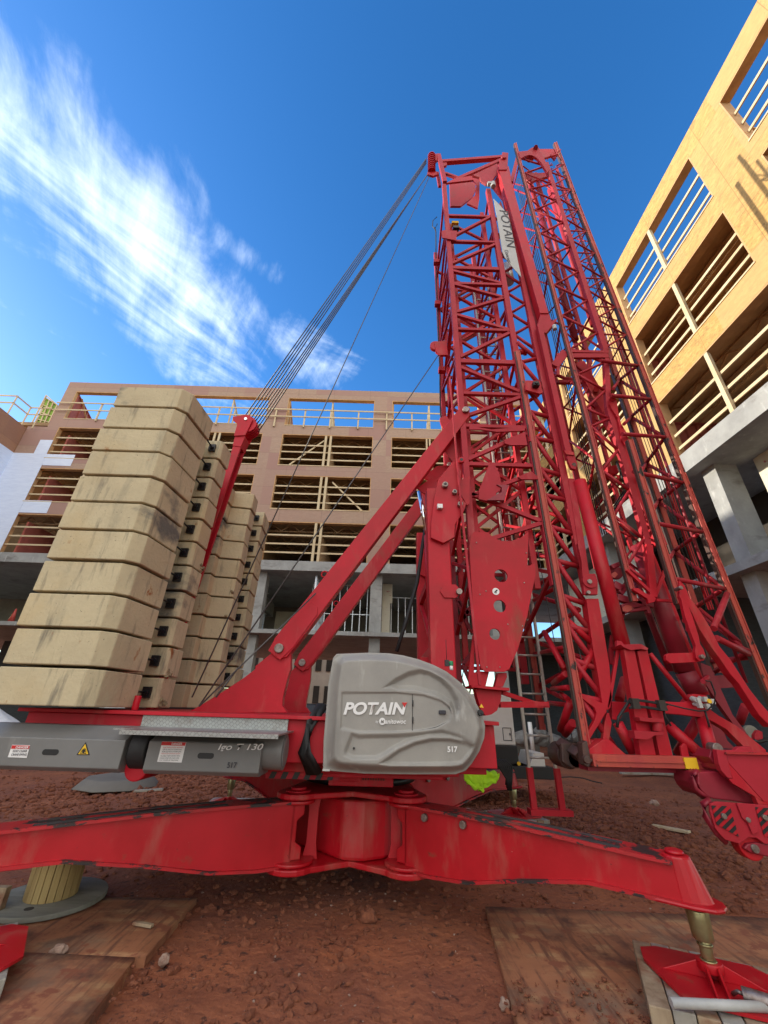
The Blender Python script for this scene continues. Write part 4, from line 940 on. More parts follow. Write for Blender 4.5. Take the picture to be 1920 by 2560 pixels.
# ladder inside the mast
ld=MB()
for x in (1.96,2.30): ld.bar((x,6.0,.98),(x,6.0,zz(1.9)),.05,.03,up=(1,0,0))
lad=part(ld,'ladder_rails',m_alu)
z=1.1
while z<zz(1.9): ld=MB(); ld.tube((1.97,6.0,z),(2.29,6.0,z),.014,n=8); ld.build('rung',m_alu,lad); z+=.252
m=MB(); m.box((1.93,5.97,.55),(2.0,6.03,.99)); m.box((2.28,5.97,.55),(2.35,6.03,.99)); m.box((1.90,5.93,.50),(2.42,6.07,.56)); part(m,'ladder_foot_frame',m_red)
# mast head: apex frame with sheaves, plates
Yh=5.62
def pb(mm,a,b,w=.09,h=.09): mm.bar(a,b,w,h)
m=MB(); hY=5.3
sh=W('c2',225,330,Y=hY)
pb(m,W('c2',330,220,Y=hY),W('c2',420,620,Y=YN),.10,.07); pb(m,W('c2',310,480,Y=hY+.3),W('c2',345,680,Y=YN+.6),.08,.06)
pb(m,W('c2',370,330,Y=hY),W('c2',1290,260,Y=hY),.11,.10); pb(m,W('c2',420,490,Y=hY),W('c2',700,590,Y=hY),.07,.07)
pb(m,W('c2',580,590,Y=hY),W('c2',1290,280,Y=hY),.10,.09); pb(m,W('c2',1290,230,Y=hY),W('c2',1270,480,Y=hY-.2),.16,.14)
m.prism(wp('c2',[(350,280),(450,330),(450,360),(350,400)],Y=hY-.03),(0,.06,0))
apx=part(m,'apex_frame',m_red2,bevel=.004)
m=MB(); m.tube(W('c2',240,215,Y=hY),W('c2',240,215,Y=hY)+Vector((0,.4,0)),.02,n=8); m.prism(wp('c2',[(185,200),(355,200),(360,260),(300,300),(190,250)],Y=hY-.02),(0,.05,0)); m.prism(wp('c2',[(165,470),(290,450),(330,490),(250,520),(180,500)],Y=hY-.02),(0,.05,0)); m.build('sheave_cheek',m_red,apx)
for k in range(9):
    c=W('c2',228,240+k*28,Y=hY); m=MB(); m.tube(c+Vector((0,-.0,-.012)),c+Vector((0,.0,.012)),.105,n=22); m.build('sheave',m_red,apx)
m=MB(); m.prism(wp('c2',[(410,640),(560,560),(800,520),(930,540),(920,870),(900,990),(740,920),(860,800),(880,640),(830,580),(480,620)],Y=YN+.25),(0,.04,0)); m.prism(wp('c2',[(490,620),(860,610),(870,720),(820,830),(650,960),(500,960)],Y=YN+1.0),(0,.05,0)); part(m,'head_guard_plate',m_red,mast)
m=MB(); m.prism(wp('c2',[(820,510),(1180,340),(1220,430),(1080,640),(1020,640),(940,590),(930,540)],Y=YN+.05),(0,.05,0)); part(m,'head_gusset',m_red2,mast,bevel=.004)
m=MB(); m.prism(wp('c2',[(370,1330),(400,1310),(600,1320),(585,1460),(380,1420)],Y=YN-.07),(0,.02,0)); part(m,'joint_plate',m_red2,mast)
m=MB(); p=W('c2',550,1230,Y=YN+.1); m.box((p.x-.05,YN+.05,p.z-.02),(p.x+.10,YN+.15,p.z+.05)); part(m,'limit_switch',m_yel,mast,bevel=.005)
m=MB(); p=W('c2',570,1290,Y=YN+.1); m.box((p.x-.05,YN+.05,p.z-.04),(p.x+.08,YN+.15,p.z+.03)); part(m,'switch_box',m_black,mast)
m=MB(); c=W('t2',310,1820,Y=5.2); m.tube(c-Vector((0,.03,0)),c+Vector((0,.03,0)),.11,n=24); m.prism(wp('t2',[(300,1780),(400,1765),(415,1890),(350,1890),(310,1860)],Y=5.15),(0,.05,0)); part(m,'guide_sheave',m_red,mast)
for (x,y) in ((310,1090),(320,1450),(355,2020)): m=MB(); p=W('t2',x,y,Y=5.6); m.box((p.x-.05,5.55,p.z-.06),(p.x+.07,5.65,p.z+.04)); part(m,'cable_clamp',m_red,mast)
m=MB(); m.path([W('t2',310,700+i*0,Y=5.7) if 0 else W('t2',x,y,Y=5.7) for x,y in ((300,790),(310,830),(312,1200),(325,1500),(345,2000))]+[W('t3',345,200,Y=5.7),W('t3',350,480,Y=5.7),W('t3',375,560,Y=5.7)],.014,6)
m.path(wp('t2',[(318,700),(285,730),(280,780),(300,805),(322,760)],Y=5.7),.012,6); part(m,'control_cable',m_rubber,mast)
# near lower mast plates (t3)
Yp=YN-.08
m=MB(); m.prism(wp('t3',[(600,560),(700,585),(790,600),(1080,575),(1080,610),(840,620),(700,600),(600,600)],Y=Yp),(0,.03,0)); m.prism(wp('t3',[(900,690),(1080,620),(1100,735),(960,735),(905,720)],Y=Yp),(0,.03,0)); m.prism(wp('t3',[(1020,1010),(1130,960),(1195,1010),(1190,1030),(1050,1030)],Y=Yp),(0,.03,0))
m.prism(wp('t3',[(1110,520),(1165,530),(1170,700),(1120,700)],Y=Yp),(0,.05,0)); part(m,'mast_gusset',m_red2,mast)
m=MB(); m.prism(wp('t3',[(765,910),(820,910),(855,970),(870,1040),(880,1100),(860,1130),(830,1150),(835,1190),(745,1215),(680,1200),(685,1120)],Y=Yp-.04),(0,.03,0)); part(m,'pawl_plate',m_red2,mast)
m=MB(); m.prism(wp('t3',[(835,1075),(945,1080),(915,1150),(905,1210),(750,1210),(820,1170),(880,1140),(880,1100)],Y=Yp-.06),(0,.04,0)); part(m,'pawl_hook',m_dred,mast)
hp=[W('t4',x,y,Y=Yp) for x,y in ((600,-120),(606,0),(640,540),(697,930),(740,965),(905,965),(945,940),(1022,760),(1100,480),(1172,120),(1168,20),(1100,60),(1110,-245),(1040,-190),(960,-165),(880,-165),(810,-190),(760,-240),(640,-245),(612,-210))]
holes=[(W('t4',873,135,Y=Yp),.083),(W('t4',862,398,Y=Yp),.074),(W('t4',820,640,Y=Yp),.064)]
plate('mast_foot_plate',m_red,hp,.03,mast,holes=holes)
for bx,by in ((690,298),(1072,197),(1058,570),(750,925),(862,925),(660,-150),(1090,-60),(930,555),(742,268)):
    b_=W('t4',bx,by,Y=Yp); m=MB(); m.tube((b_.x,Yp-.010,b_.z),(b_.x,Yp-.001,b_.z),.008,n=6); m.build('bolt',m_pin,mast)
m=MB(); c=W('t4',828,272,Y=Yp); m.tube((c.x,Yp-.001,c.z),(c.x,Yp-.004,c.z),.043,n=32); stk=m.build('round_sticker',m_white,mast)
m=MB(); m.bar((c.x-.02,Yp-.006,c.z-.015),(c.x+.02,Yp-.006,c.z+.02),.012,.003); m.bar((c.x-.002,Yp-.006,c.z-.025),(c.x+.006,Yp-.006,c.z+.02),.010,.003); m.build('sticker_mark',m_ink,mast)
m=MB(); m.prism(wp('t4',[(640,970),(700,970),(725,1085),(600,1085),(590,1030),(600,900),(630,650),(645,650)],Y=YN+.05),(0,.04,0)); m.prism(wp('t4',[(850,975),(920,975),(925,1010),(890,1095),(820,1095)],Y=YN),(0,.1,0)); m.prism(wp('t4',[(690,960),(770,968),(740,1090),(700,1090)],Y=YN),(0,.06,0)); part(m,'foot_bracket',m_red,mast)
m=MB(); m.prism(wp('t4',[(615,1080),(700,1085),(945,1105),(945,1130),(850,1122),(620,1100)],Y=YN-.15),(0,.35,0)); m.prism(wp('t4',[(650,1115),(880,1125),(870,1220),(840,1300),(790,1335),(740,1345),(700,1300)],Y=YN-.05),(0,.14,0)); part(m,'foot_cradle',m_red)
m=MB(); m.bar(W('t4',860,1250,Y=YN),W('t4',1280,1250,Y=YN+.1),.06,.05); m.bar(W('t4',880,1145,Y=YN),W('t4',1150,1235,Y=YN+.1),.045,.04); m.prism(wp('t4',[(1040,1225),(1150,1215),(1280,1235),(1280,1262),(1050,1262)],Y=YN+.05),(0,.03,0)); part(m,'stay_bracket',m_red)
# turret columns
for y in (4.72,6.25):
    m=MB(); m.box((.575,y,1.53),(.86,y+.22,4.35)); c=part(m,'turret_column',m_red,bevel=.015)
    m=MB(); pts=wp('t3',[(460,875),(335,1030),(298,1180),(268,1420),(268,1535),(375,1580),(470,1530),(475,1420),(555,1300),(572,1240),(500,1165),(520,1080),(530,960),(500,900)],Y=4.66)
    m.prism([p+Vector((0,y-4.72,0)) for p in pts],(0,.05,0)); part(m,'link_plate',m_red,c,bevel=.004)
    if y<5:
        for (x,yy,r) in ((390,1080,.040),(472,1142,.032),(528,870,.046),(520,1248,.036)):
            p=W('t3',x,yy,Y=4.63); m=MB(); m.tube((p.x,4.60,p.z),(p.x,4.66,p.z),r,n=20); part(m,'pivot_pin',m_pin if r<.045 else m_red,c,bevel=.006)
            m=MB(); m.tube((p.x,4.595,p.z),(p.x,4.60,p.z),r*.5,n=14); m.build('pin_centre',m_black,c)
        m=MB(); p=W('t3',345,1265,Y=4.62); m.box((p.x-.035,4.60,p.z-.03),(p.x+.035,4.655,p.z+.03)); part(m,'sensor_box',m_white,c,bevel=.003)
        m=MB(); m.prism(wp('t4',[(345,270),(375,215),(480,210),(505,235),(505,310),(480,328),(385,325)],Y=4.70),(0,.018,0)); part(m,'doubler',m_red,c,bevel=.003)
        p=W('t4',510,275,Y=4.68); m=MB(); m.tube((p.x,4.65,p.z),(p.x,4.72,p.z),.035,n=18); part(m,'eye',m_pin,c); 
m=MB(); m.box((.60,4.94,2.2),(.66,6.25,2.3)); m.box((.60,4.94,3.1),(.66,6.25,3.2)); m.bar((.63,4.94,2.3),(.63,6.25,3.1),.05,.05,up=(1,0,0)); m.box((.5,5.2,1.53),(.62,6.1,2.2)); part(m,'turret_bracing',m_red)
# gusset plates around the upper pivot (bright red)
m=MB(); m.prism(wp('t3',[(150,1105),(270,1020),(340,1060),(300,1195),(260,1190)],Y=5.1),(0,.04,0)); m.prism(wp('t3',[(200,1010),(320,915),(460,910),(380,1000),(300,1060)],Y=5.2),(0,.05,0)); m.prism(wp('t3',[(385,780),(480,600),(600,560),(600,720),(590,900),(480,1160),(470,900)],Y=5.0),(0,.05,0)); m.prism(wp('t3',[(480,1060),(600,1000),(600,1240),(580,1255),(490,1100)],Y=4.74),(0,.03,0)); part(m,'pivot_gusset',m_red)
m=MB(); m.prism(wp('t3',[(345,500),(400,480),(430,520),(380,600),(350,540)],Y=5.1),(0,.04,0)); part(m,'cable_horn',m_red)
# chrome ram
m=MB(); m.tube(W('t3',165,1140,Y=5.1),W('t3',240,1520,Y=5.1),.035,n=16); part(m,'ram_rod',m_chrome)
m=MB(); m.tube(W('t3',240,1520,Y=5.1),W('t4',270,500,Y=5.1),.055,n=16); part(m,'ram_cylinder',m_red)
m=MB(); m.bar(W('t3',430,150,Y=4.6),W('t3',520,1180,Y=4.6),.022,.022); m.bar(W('t3',520,1180,Y=4.6),W('t4',690,1080,Y=4.6),.028,.028); part(m,'tie_bar',m_red2)
m=MB()
for a,b in (((490,330),(600,480)),((500,360),(600,600)),((510,560),(600,420)),((540,900),(640,780)),((540,900),(620,1080)),((500,100),(560,10))):
    m.bar(W('t4',*a,Y=5.9),W('t4',*b,Y=5.9),.05,.05)
m.box((.9,6.2,1.6),(1.2,6.3,4.2)); part(m,'turret_lattice',m_dred)
# =====================================================================
# FOLDED JIB SECTIONS
# =====================================================================
def chord(name,az0,el0,az1,el1,Y,w,mt,par,side=True,n=6,Y1=None):
    Y1=Y if Y1 is None else Y1
    a=A(az0,Y,el0); b=A(az1,Y1,el1); m=MB(); m.bar(a,b,w,w,up=(0,1,0)); o=m.build(name,mt,par,bevel=.004)
    return o,a,b
def railpair(name,a,b,w,par):
    """trolley rail: orange front face, greasy running side and lip"""
    m=MB(); m.bar(a,b,w,w*.9); o=m.build(name,m_rail,par,bevel=.004)
    off=Vector((-w*.62,.012,0)); m=MB(); m.bar(a+off,b+off,w*.22,w*.8); m.build('running_side',m_grease,o)
    off=Vector((w*.25,-w*.5,0)); m=MB(); m.bar(a+off,b+off,.012,.02); m.build('rail_lip',m_rail,o)
    return o
def zig(name,par,P,Q,r=.022,mt=None,flatw=None):
    """tubes running alternately P0-Q0-P1-Q1..."""
    m=MB(); seq=[]
    for i in range(max(len(P),len(Q))):
        if i<len(P): seq.append(P[i])
        if i<len(Q): seq.append(Q[i])
    for a,b in zip(seq,seq[1:]):
        m.tube(a,b,r,n=8)
    return m.build(name,mt or m_red2,par)
# ---- section 1, next to the mast
J1=part(MB().bar(A(.527,4.87,1.33),A(.530,4.87,.30),.10,.09),'jib_chord',m_red2,bevel=.005)
railpair('jib_rail',A(.4565,4.80,1.15),A(.459,4.80,-.085),.075,J1)
railpair('jib_rail',A(.366,6.40,1.0),A(.366,6.40,-.03),.085,J1)
els=[1.20,1.10,1.0,.88,.775,.66,.57,.47,.37,.275,.20,.12,.04,-.05]
P_=[A(.462,4.81,e) for e in els]; Q_=[A(.520,4.87,e) for e in [1.12,.985,.86,.76,.64,.555,.45,.355,.255,.185,.10,.03,-.06]]
zig('lacing',J1,P_,Q_,.034)
Pf=[A(.372,6.4,e) for e in [1.0,.85,.7,.55,.4,.28,.16,.06]]; Qf=[A(.50,5.2,e) for e in [.95,.8,.64,.5,.36,.24,.12,.0]]
zig('lacing',J1,Pf,Qf,.032,m_red)
m=MB(); 
for e in (1.05,.9,.75,.6,.45,.3,.15,.02): m.tube(A(.459,4.82,e),A(.37,6.4,e*.8+.01),.028,n=8)
m.build('lacing',m_red,J1)
# upper tubes of section 1 (against the sky right of the mast)
m=MB(); m.bar(A(.527,4.90,1.33),A(.52,4.90,2.2),.08,.08); m.build('upper_chord',m_red2,J1,bevel=.004)
P_=[A(.455,4.95,e) for e in (2.0,1.86,1.72,1.60,1.475,1.355,1.24)]; Q_=[A(.519,4.92,e) for e in (1.93,1.79,1.66,1.53,1.41,1.29,1.17)]
zig('lacing',J1,P_,Q_,.026)
# big folding arm beside the sign
arm=MB(); arm.prism(wp('c2',[(1205,430),(1330,400)],Y=4.72)+wp('t2',[(1285,1530),(1212,1530)],Y=4.72),(0,.16,0)); 
armo=part(arm,'folding_arm',m_red,bevel=.006)
m=MB(); m.prism(wp('c2',[(1200,350),(1240,300),(1330,330),(1335,400),(1320,430),(1210,430)],Y=4.70),(0,.2,0)); m.tube(W('c2',1280,235,Y=4.68),W('c2',1280,235,Y=4.68)+Vector((0,.22,0)),.065,n=20); m.prism(wp('c2',[(1225,260),(1330,260),(1335,360),(1215,360)],Y=4.72),(0,.16,0)); m.build('arm_head',m_red2,armo,bevel=.005)
m=MB(); m.prism(wp('c2',[(1150,720),(1300,900),(1250,700),(1190,500),(1100,650)],Y=4.95),(0,.05,0)); m.build('arm_gusset',m_red,armo)
m=MB(); m.prism(wp('t2',[(1215,1525),(1285,1530),(1310,1600),(1360,1570),(1350,1600),(1265,1700),(1200,1690),(1190,1640)],Y=4.74),(0,.12,0)); m.build('arm_foot',m_red2,armo,bevel=.004)
m=MB(); p=W('t2',1335,1655,Y=4.7); m.tube(p+Vector((0,0,.05)),p-Vector((0,0,.05)),.035,n=14); m.build('lamp_glass',m_sign,armo,bevel=.008)
m=MB(); p=W('c2',1120,655,Y=4.7); m.tube(p+Vector((0,0,.08)),p-Vector((0,0,.08)),.055,n=16); m.box((p.x-.12,4.67,p.z+.02),(p.x-.02,4.75,p.z+.1)); part(m,'flood_lamp',m_sign,bevel=.01)
m=MB(); m.prism(wp('t2',[(870,560),(1080,1180),(1240,1700),(1180,1690),(1040,1200),(850,600)],Y=4.9),(0,.06,0)); m.build('arm_web',m_dred,armo)
# second slim member below the arm
m=MB(); m.bar(W('t2',1200,1640,Y=4.75),W('t3',1460,860,Y=4.75),.09,.08); m.bar(W('t2',1240,1720,Y=4.85),W('t3',1420,700,Y=4.85),.05,.06); m.prism(wp('t3',[(1440,800),(1500,800),(1535,900),(1520,945),(1480,935),(1455,880)],Y=4.70),(0,.05,0)); part(m,'hoist_link',m_red2,bevel=.004)
m=MB(); m.tube(W('t3',1503,905,Y=4.69),W('t3',1503,905,Y=4.76),.03,n=14); part(m,'link_pin',m_pin)
m=MB(); m.prism(wp('t3',[(1415,780),(1500,795),(1505,820),(1440,815)],Y=4.68),(0,.03,0)); part(m,'link_clip',m_red)
# sign board
sg=[W('t2',x,y,Y=4.78) for x,y in ((808,548),(850,590),(935,685),(985,930),(1046,1222),(995,1165),(940,1100),(905,1055),(884,1010),(862,870),(835,700))]
m=MB(); m.prism(sg,(0,-.012,0)); sign=part(m,'sign_board',m_sign)
def vtext(body,x0,y0,x1,y1,wd,par,mt,sh=.25):
    a=W('t2',x0,y0,Y=4.765); b=W('t2',x1,y1,Y=4.765); d=(b-a); L=d.length; d.normalize(); up=Vector((0,-1,0)).cross(d)*1
    return textobj('lettering',body,mt,par,a,d,up,wd,L,shear=sh,bold=.005,depth=.002)
vtext('POTAIN',858,640,925,965,.185,sign,m_ink,.15); vtext('Concept',893,985,925,1095,.09,sign,m_ink,.15)
# tubes seen behind/under the sign
m=MB(); p=W('t2',930,1200,Y=5.6); m.tube(p+Vector((0,0,.3)),p-Vector((0,0,.25)),.12,n=18); part(m,'silencer',m_steel)
m=MB(); m.prism(wp('t3',[(1080,210),(1090,175),(1210,180),(1225,250),(1235,280),(1210,290),(1150,275),(1085,255)],Y=4.7),(0,.04,0)); part(m,'bracket_plate',m_red); p=W('t3',1172,215,Y=4.66); m=MB(); m.box((p.x-.05,4.62,p.z-.04),(p.x+.05,4.69,p.z+.04)); m.tube((p.x,4.60,p.z),(p.x,4.63,p.z),.03,n=12); part(m,'camera_box',m_black,bevel=.006)
m=MB(); m.tube(W('t2',1030,1865,Y=4.9),W('t2',1080,1865,Y=4.9),.05,n=12); m.tube(W('t2',1075,1865,Y=4.9),W('t2',1092,1865,Y=4.9),.065,n=12); part(m,'pipe_stub',m_red)

# ---- section 2
YB=4.90
J2=part(MB().bar(A(.7675,YB,2.50),A(.772,YB,1.17),.095,.085),'jib_chord',m_red2,bevel=.004)
m=MB(); kp=[A(.772,YB,1.17),A(.748,YB,1.04),A(.7225,YB,.90),A(.7225,YB,.44),A(.700,YB,.285)]
for a,b in zip(kp,kp[1:]): m.bar(a,b,.085,.08)
m.build('lower_chord',m_red2,J2,bevel=.004)
railpair('jib_rail',A(.636,4.85,2.70),A(.647,4.85,.265),.060,J2)
railpair('jib_rail',A(.762,4.55,.775),A(.762,4.55,.262),.066,J2)
L2=[2.547,2.403,2.249,2.071,1.886,1.717,1.532,1.35,1.174,1.05,.90,.826,.66,.51,.36]
Q2=[2.477,2.306,2.153,1.977,1.796,1.621,1.442,1.259,1.11,.98,.86,.738,.594,.441,.30]
def azq(e): return .7675 if e>1.17 else (.7225 if e<.9 else .7225+(e-.9)/(1.17-.9)*.0495)
zig('lacing',J2,[A(.650,4.86,e) for e in L2],[A(azq(e)-.006,YB,e) for e in Q2],.022)
Yb2=6.2
o,a,b=chord('back_chord',.565,2.45,.57,.35,Yb2,.08,m_red2,J2)
o,a,b=chord('back_chord',.700,2.4,.705,1.1,5.5,.07,m_red2,J2)
m=MB(); m.bar(A(.70,5.5,1.1),A(.64,5.5,.70),.07,.07); m.bar(A(.64,5.5,.7),A(.655,5.5,.30),.06,.06); m.build('back_chord',m_red,J2)
zig('lacing',J2,[A(.636,4.9,e) for e in (2.5,2.2,1.9,1.6,1.3,1.0,.7,.45)],[A(.57,Yb2-.05,e*.8+.05) for e in (2.75,2.35,1.98,1.62,1.26,.9,.58)],.02,m_red)
zig('lacing',J2,[A(.700,5.5,e) for e in (2.35,2.12,1.9,1.68,1.46,1.25)],[A(.762,YB+.05,e) for e in (2.24,2.0,1.78,1.57,1.36,1.18)],.02,m_red)
zig('lacing',J2,[A(.578,Yb2,e) for e in (2.3,2.05,1.8,1.56,1.33,1.1,.9,.7,.5)],[A(.698,5.5,e) for e in (2.25,2.0,1.75,1.5,1.27,1.05,.84,.64,.44)],.018,m_red)
zig('lacing',J2,[A(.648,4.95,e) for e in (2.47,2.32,2.15,1.97,1.8,1.62,1.44,1.26,1.1,.95,.8,.66,.5,.38)],[A(.70,5.5,e) for e in (2.38,2.22,2.05,1.87,1.7,1.52,1.34,1.17,1.02,.87,.72,.58,.43,.33)],.015,m_red2)
o,a,b=chord('back_chord',.668,2.42,.675,.40,5.9,.06,m_red,J2)
# head of section 2: arched end plate
aw=[(262,168),(400,155),(460,110),(520,95),(565,110),(640,260),(720,430),(690,470),(600,330),(540,260),(480,225),(420,215),(360,235),(310,265),(285,240)]
m=MB(); m.prism(wp('c3',aw,Y=4.80),(0,.06,0)); part(m,'arched_head_plate',m_red2,J2,bevel=.004)
m=MB(); m.tube(W('c3',520,110,Y=4.76),W('c3',520,110,Y=4.9),.055,n=18); m.tube(W('c3',440,250,Y=5.1),W('c3',440,250,Y=5.2),.11,n=18); part(m,'head_sheave',m_dred,J2,bevel=.005)
m=MB(); m.prism(wp('c3',[(565,130),(820,130),(845,200),(640,260),(620,240)],Y=5.0),(0,.05,0)); m.prism(wp('c3',[(180,450),(230,250),(280,260),(200,600),(150,600)],Y=5.3),(0,.05,0)); m.prism(wp('c3',[(330,470),(560,480),(700,470),(740,520),(560,560),(440,620),(370,560)],Y=5.2),(0,.06,0)); part(m,'head_block',m_red,J2)
rnd=random.Random(11); m=MB()
for k in range(26):
    p=W('c3',rnd.uniform(640,880),rnd.uniform(180,470),Y=rnd.uniform(4.9,5.4)); q=p+Vector((rnd.uniform(-.12,.12),rnd.uniform(-.1,.1),rnd.uniform(-.15,.15))); m.tube(p,q,rnd.uniform(.008,.02),n=6)
part(m,'rope_fittings',m_red2,J2)
# rams and boxes between the sections
def tb(name,pts,r,mt,par=None,n=14):
    m=MB()
    for a,b in zip(pts,pts[1:]): m.tube(A(*a),A(*b),r,n=n)
    return part(m,name,mt,par)
tb('jib_ram',[(.672,5.4,2.05),(.676,5.4,1.22)],.065,m_dred)
tb('jib_ram_rod',[(.655,5.4,2.35),(.67,5.4,2.05)],.05,m_red2)
tb('long_tube',[(.745,6.3,2.25),(.757,6.3,1.30)],.06,m_red2)
tb('hoist_ram',[(.575,4.80,.62),(.590,4.80,.145)],.085,m_red)
tb('support_tube',[(.700,5.1,.42),(.726,5.1,.10),(.738,5.1,.055)],.115,m_dred)
tb('support_tube',[(.705,5.12,.40),(.738,5.12,.05)],.118,m_red)
tb('thin_ram',[(.66,5.4,.36),(.69,5.4,.10)],.045,m_dred)
m=MB(); m.bar(A(.662,5.2,1.10),A(.715,5.2,.87),.20,.12); m.bar(A(.715,5.0,.87),A(.745,5.0,.62),.17,.12); m.bar(A(.735,4.98,.70),A(.755,4.98,.42),.16,.10); part(m,'folding_box',m_red,bevel=.006)
m=MB(); m.prism(wp('e4',[(870,640),(960,640),(985,720),(1010,900),(1060,1100),(1150,1250),(1190,1380),(1130,1460),(1070,1380),(1040,1200),(1000,1000),(900,850),(860,760)],Y=4.82),(0,.05,0)); m.tube(W('e4',900,675,Y=4.79),W('e4',900,675,Y=4.9),.04,n=16); part(m,'hinge_plate',m_red,bevel=.004)
m=MB(); m.tube(W('e4',625,505,Y=5.05),W('e4',625,505,Y=5.2),.045,n=16); part(m,'hinge_pin',m_red)
# horizontal frame at (c4 780-1200, 780-880)
m=MB(); m.bar(W('c4',770,795,Y=4.86),W('c4',1190,805,Y=4.86),.06,.05); m.bar(W('c4',780,845,Y=4.86),W('c4',1190,845,Y=4.86),.10,.05); m.prism(wp('c4',[(1130,700),(1180,780),(1215,880),(1190,910),(1160,860)],Y=4.84),(0,.05,0)); m.bar(W('c4',720,800,Y=4.9),W('c4',600,960,Y=4.9),.14,.06); m.bar(W('c4',640,820,Y=4.9),W('c4',640,1060,Y=4.9),.05,.05)
m.bar(W('c4',620,1130,Y=5.2),W('c4',900,1130,Y=5.2),.07,.06); m.path(wp('c4',[(630,1050),(720,1090),(800,1095),(880,1080)],Y=5.2),.03,8); part(m,'cross_frame',m_red2,bevel=.004)
m=MB(); m.prism(wp('e1',[(430,90),(580,60),(620,150),(540,200),(440,160)],Y=5.3),(0,.2,0)); part(m,'gear_case',m_red,bevel=.01)
m=MB(); m.path(wp('e1',[(690,400),(650,500),(560,620),(520,700)],Y=5.2),.012); m.path(wp('e1',[(640,200),(690,330),(640,460),(520,640)],Y=5.25),.012); m.path(wp('e1',[(560,20),(640,240),(690,380)],Y=5.25),.018); part(m,'hydraulic_hose',m_rubber)
# foot of section 2: crab and brackets
m=MB(); m.prism(wp('e1',[(790,1770),(860,1770),(980,1850),(1070,1880),(1110,1910),(1090,1960),(1010,1980),(990,1920),(900,1860),(800,1800)],Y=4.75),(0,.05,0)); m.bar(W('e1',1110,1940,Y=4.75),W('e1',1340,1950,Y=4.75),.035,.035); m.bar(W('e1',700,1520,Y=4.8),W('e1',1050,1850,Y=4.8),.04,.04); m.bar(W('e1',1060,1900,Y=4.8),W('e1',1000,1180,Y=4.85),.085,.06); m.bar(W('e1',1090,1880,Y=4.8),W('e1',1230,1530,Y=4.8),.04,.04); part(m,'foot_bracket',m_red,J2,bevel=.003)
m=MB(); rnd=random.Random(5)
for (x0,y0,x1,y1,w) in ((510,1720,640,1790,.10),(560,1900,760,1960,.09),(620,2060,900,1990,.10),(800,1950,1050,2010,.08),(600,1850,720,1700,.07),(960,2010,1000,2130,.05),(640,2100,760,2040,.07),(740,1600,940,1730,.04),(480,1490,600,1440,.06),(700,2080,950,2050,.06)): m.bar(W('e1',x0,y0,Y=5.0),W('e1',x1,y1,Y=5.0),w,.08)
m.tube(W('e1',545,1560,Y=5.0),W('e1',545,1560,Y=5.1),.09,n=18); m.tube(W('e1',560,2120,Y=5.1),W('e1',640,2160,Y=5.1),.07,n=14)
part(m,'trolley',m_dred,bevel=.01)
m=MB(); m.prism(wp('e1',[(640,2040),(700,2000),(760,2010),(800,2060),(720,2100),(650,2090)],Y=4.95),(0,.02,0)); m.prism(wp('e1',[(480,1580),(540,1540),(580,1580),(540,1630),(490,1620)],Y=4.95),(0,.02,0)); part(m,'rusty_guard',m_rail)
# ---- section 3 (rightmost)
Y3=5.20
J3=empty('tmp'); bpy.data.objects.remove(J3)
rr_pts=[(.852,2.72),(.8585,2.08),(.869,1.58),(.880,1.10),(.886,.79),(.894,.47),(.903,.20),(.912,-.04)]
J3=None; 
a=A(.775,6.0,1.62); b=A(.800,6.0,.10)
J3=part(MB().bar(a,b,.09,.08),'jib_far_chord',m_rail,bevel=.004)
off=Vector((-.06,.01,0)); m=MB(); m.bar(a+off,b+off,.03,.07); m.build('running_side',m_grease,J3)
for (p,q) in zip(rr_pts,rr_pts[1:]): railpair('jib_rail',A(p[0],Y3,p[1]),A(q[0],Y3,q[1]),.078,J3)
Rn=[2.49,2.369,2.254,2.082,1.913,1.752,1.582,1.409,1.255]
def azr(e):
    for (p,q) in zip(rr_pts,rr_pts[1:]):
        if p[1]>=e>=q[1]: t=(p[1]-e)/(p[1]-q[1]); return p[0]+(q[0]-p[0])*t
    return .855
zig('lacing',J3,[A(azr(e)-.009,Y3,e) for e in Rn],[A(.776,YB+.02,e-.07) for e in Rn],.019)
m=MB()
for e in Rn[2:]: m.tube(A(azr(e)-.009,Y3,e),A(.778,YB+.02,e-.0),.016,n=8); m.tube(A(azr(e)-.009,Y3,e),A(.775,6.0,e-.15),.016,n=8); m.tube(A(.776,6.0,e-.2),A(.775,YB,e-.1),.016,n=8)
m.build('lacing',m_red2,J3)
Rl=[1.10,.947,.792,.626,.467,.306,.152]; Ql=[1.03,.87,.69,.561,.407,.25,.10]
zig('lacing',J3,[A(azr(e)-.009,Y3,e) for e in Rl],[A(.790,6.0,e) for e in Ql],.030)
m=MB()
for e,f in zip(Rl,[1.12,.96,.80,.66,.49,.33,.2]): m.tube(A(azr(e)-.009,Y3,e),A(.745 if e>.5 else .762,4.7,f),.030,n=8)
for e,f in zip(Ql,[.99,.84,.65,.52,.37,.22,.08]): m.tube(A(.790,6.0,e),A(.76,4.75,f),.026,n=8)
m.build('lacing',m_red2,J3)
zig('lacing',J3,[A(azr(e)-.009,Y3+.03,e-.08) for e in Rn[1:]],[A(.778,6.0,e-.22) for e in Rn[1:]],.014)
m=MB(); m.bar(A(.815,5.9,2.45),A(.838,5.9,.25),.05,.05); m.build('rear_chord',m_red,J3)
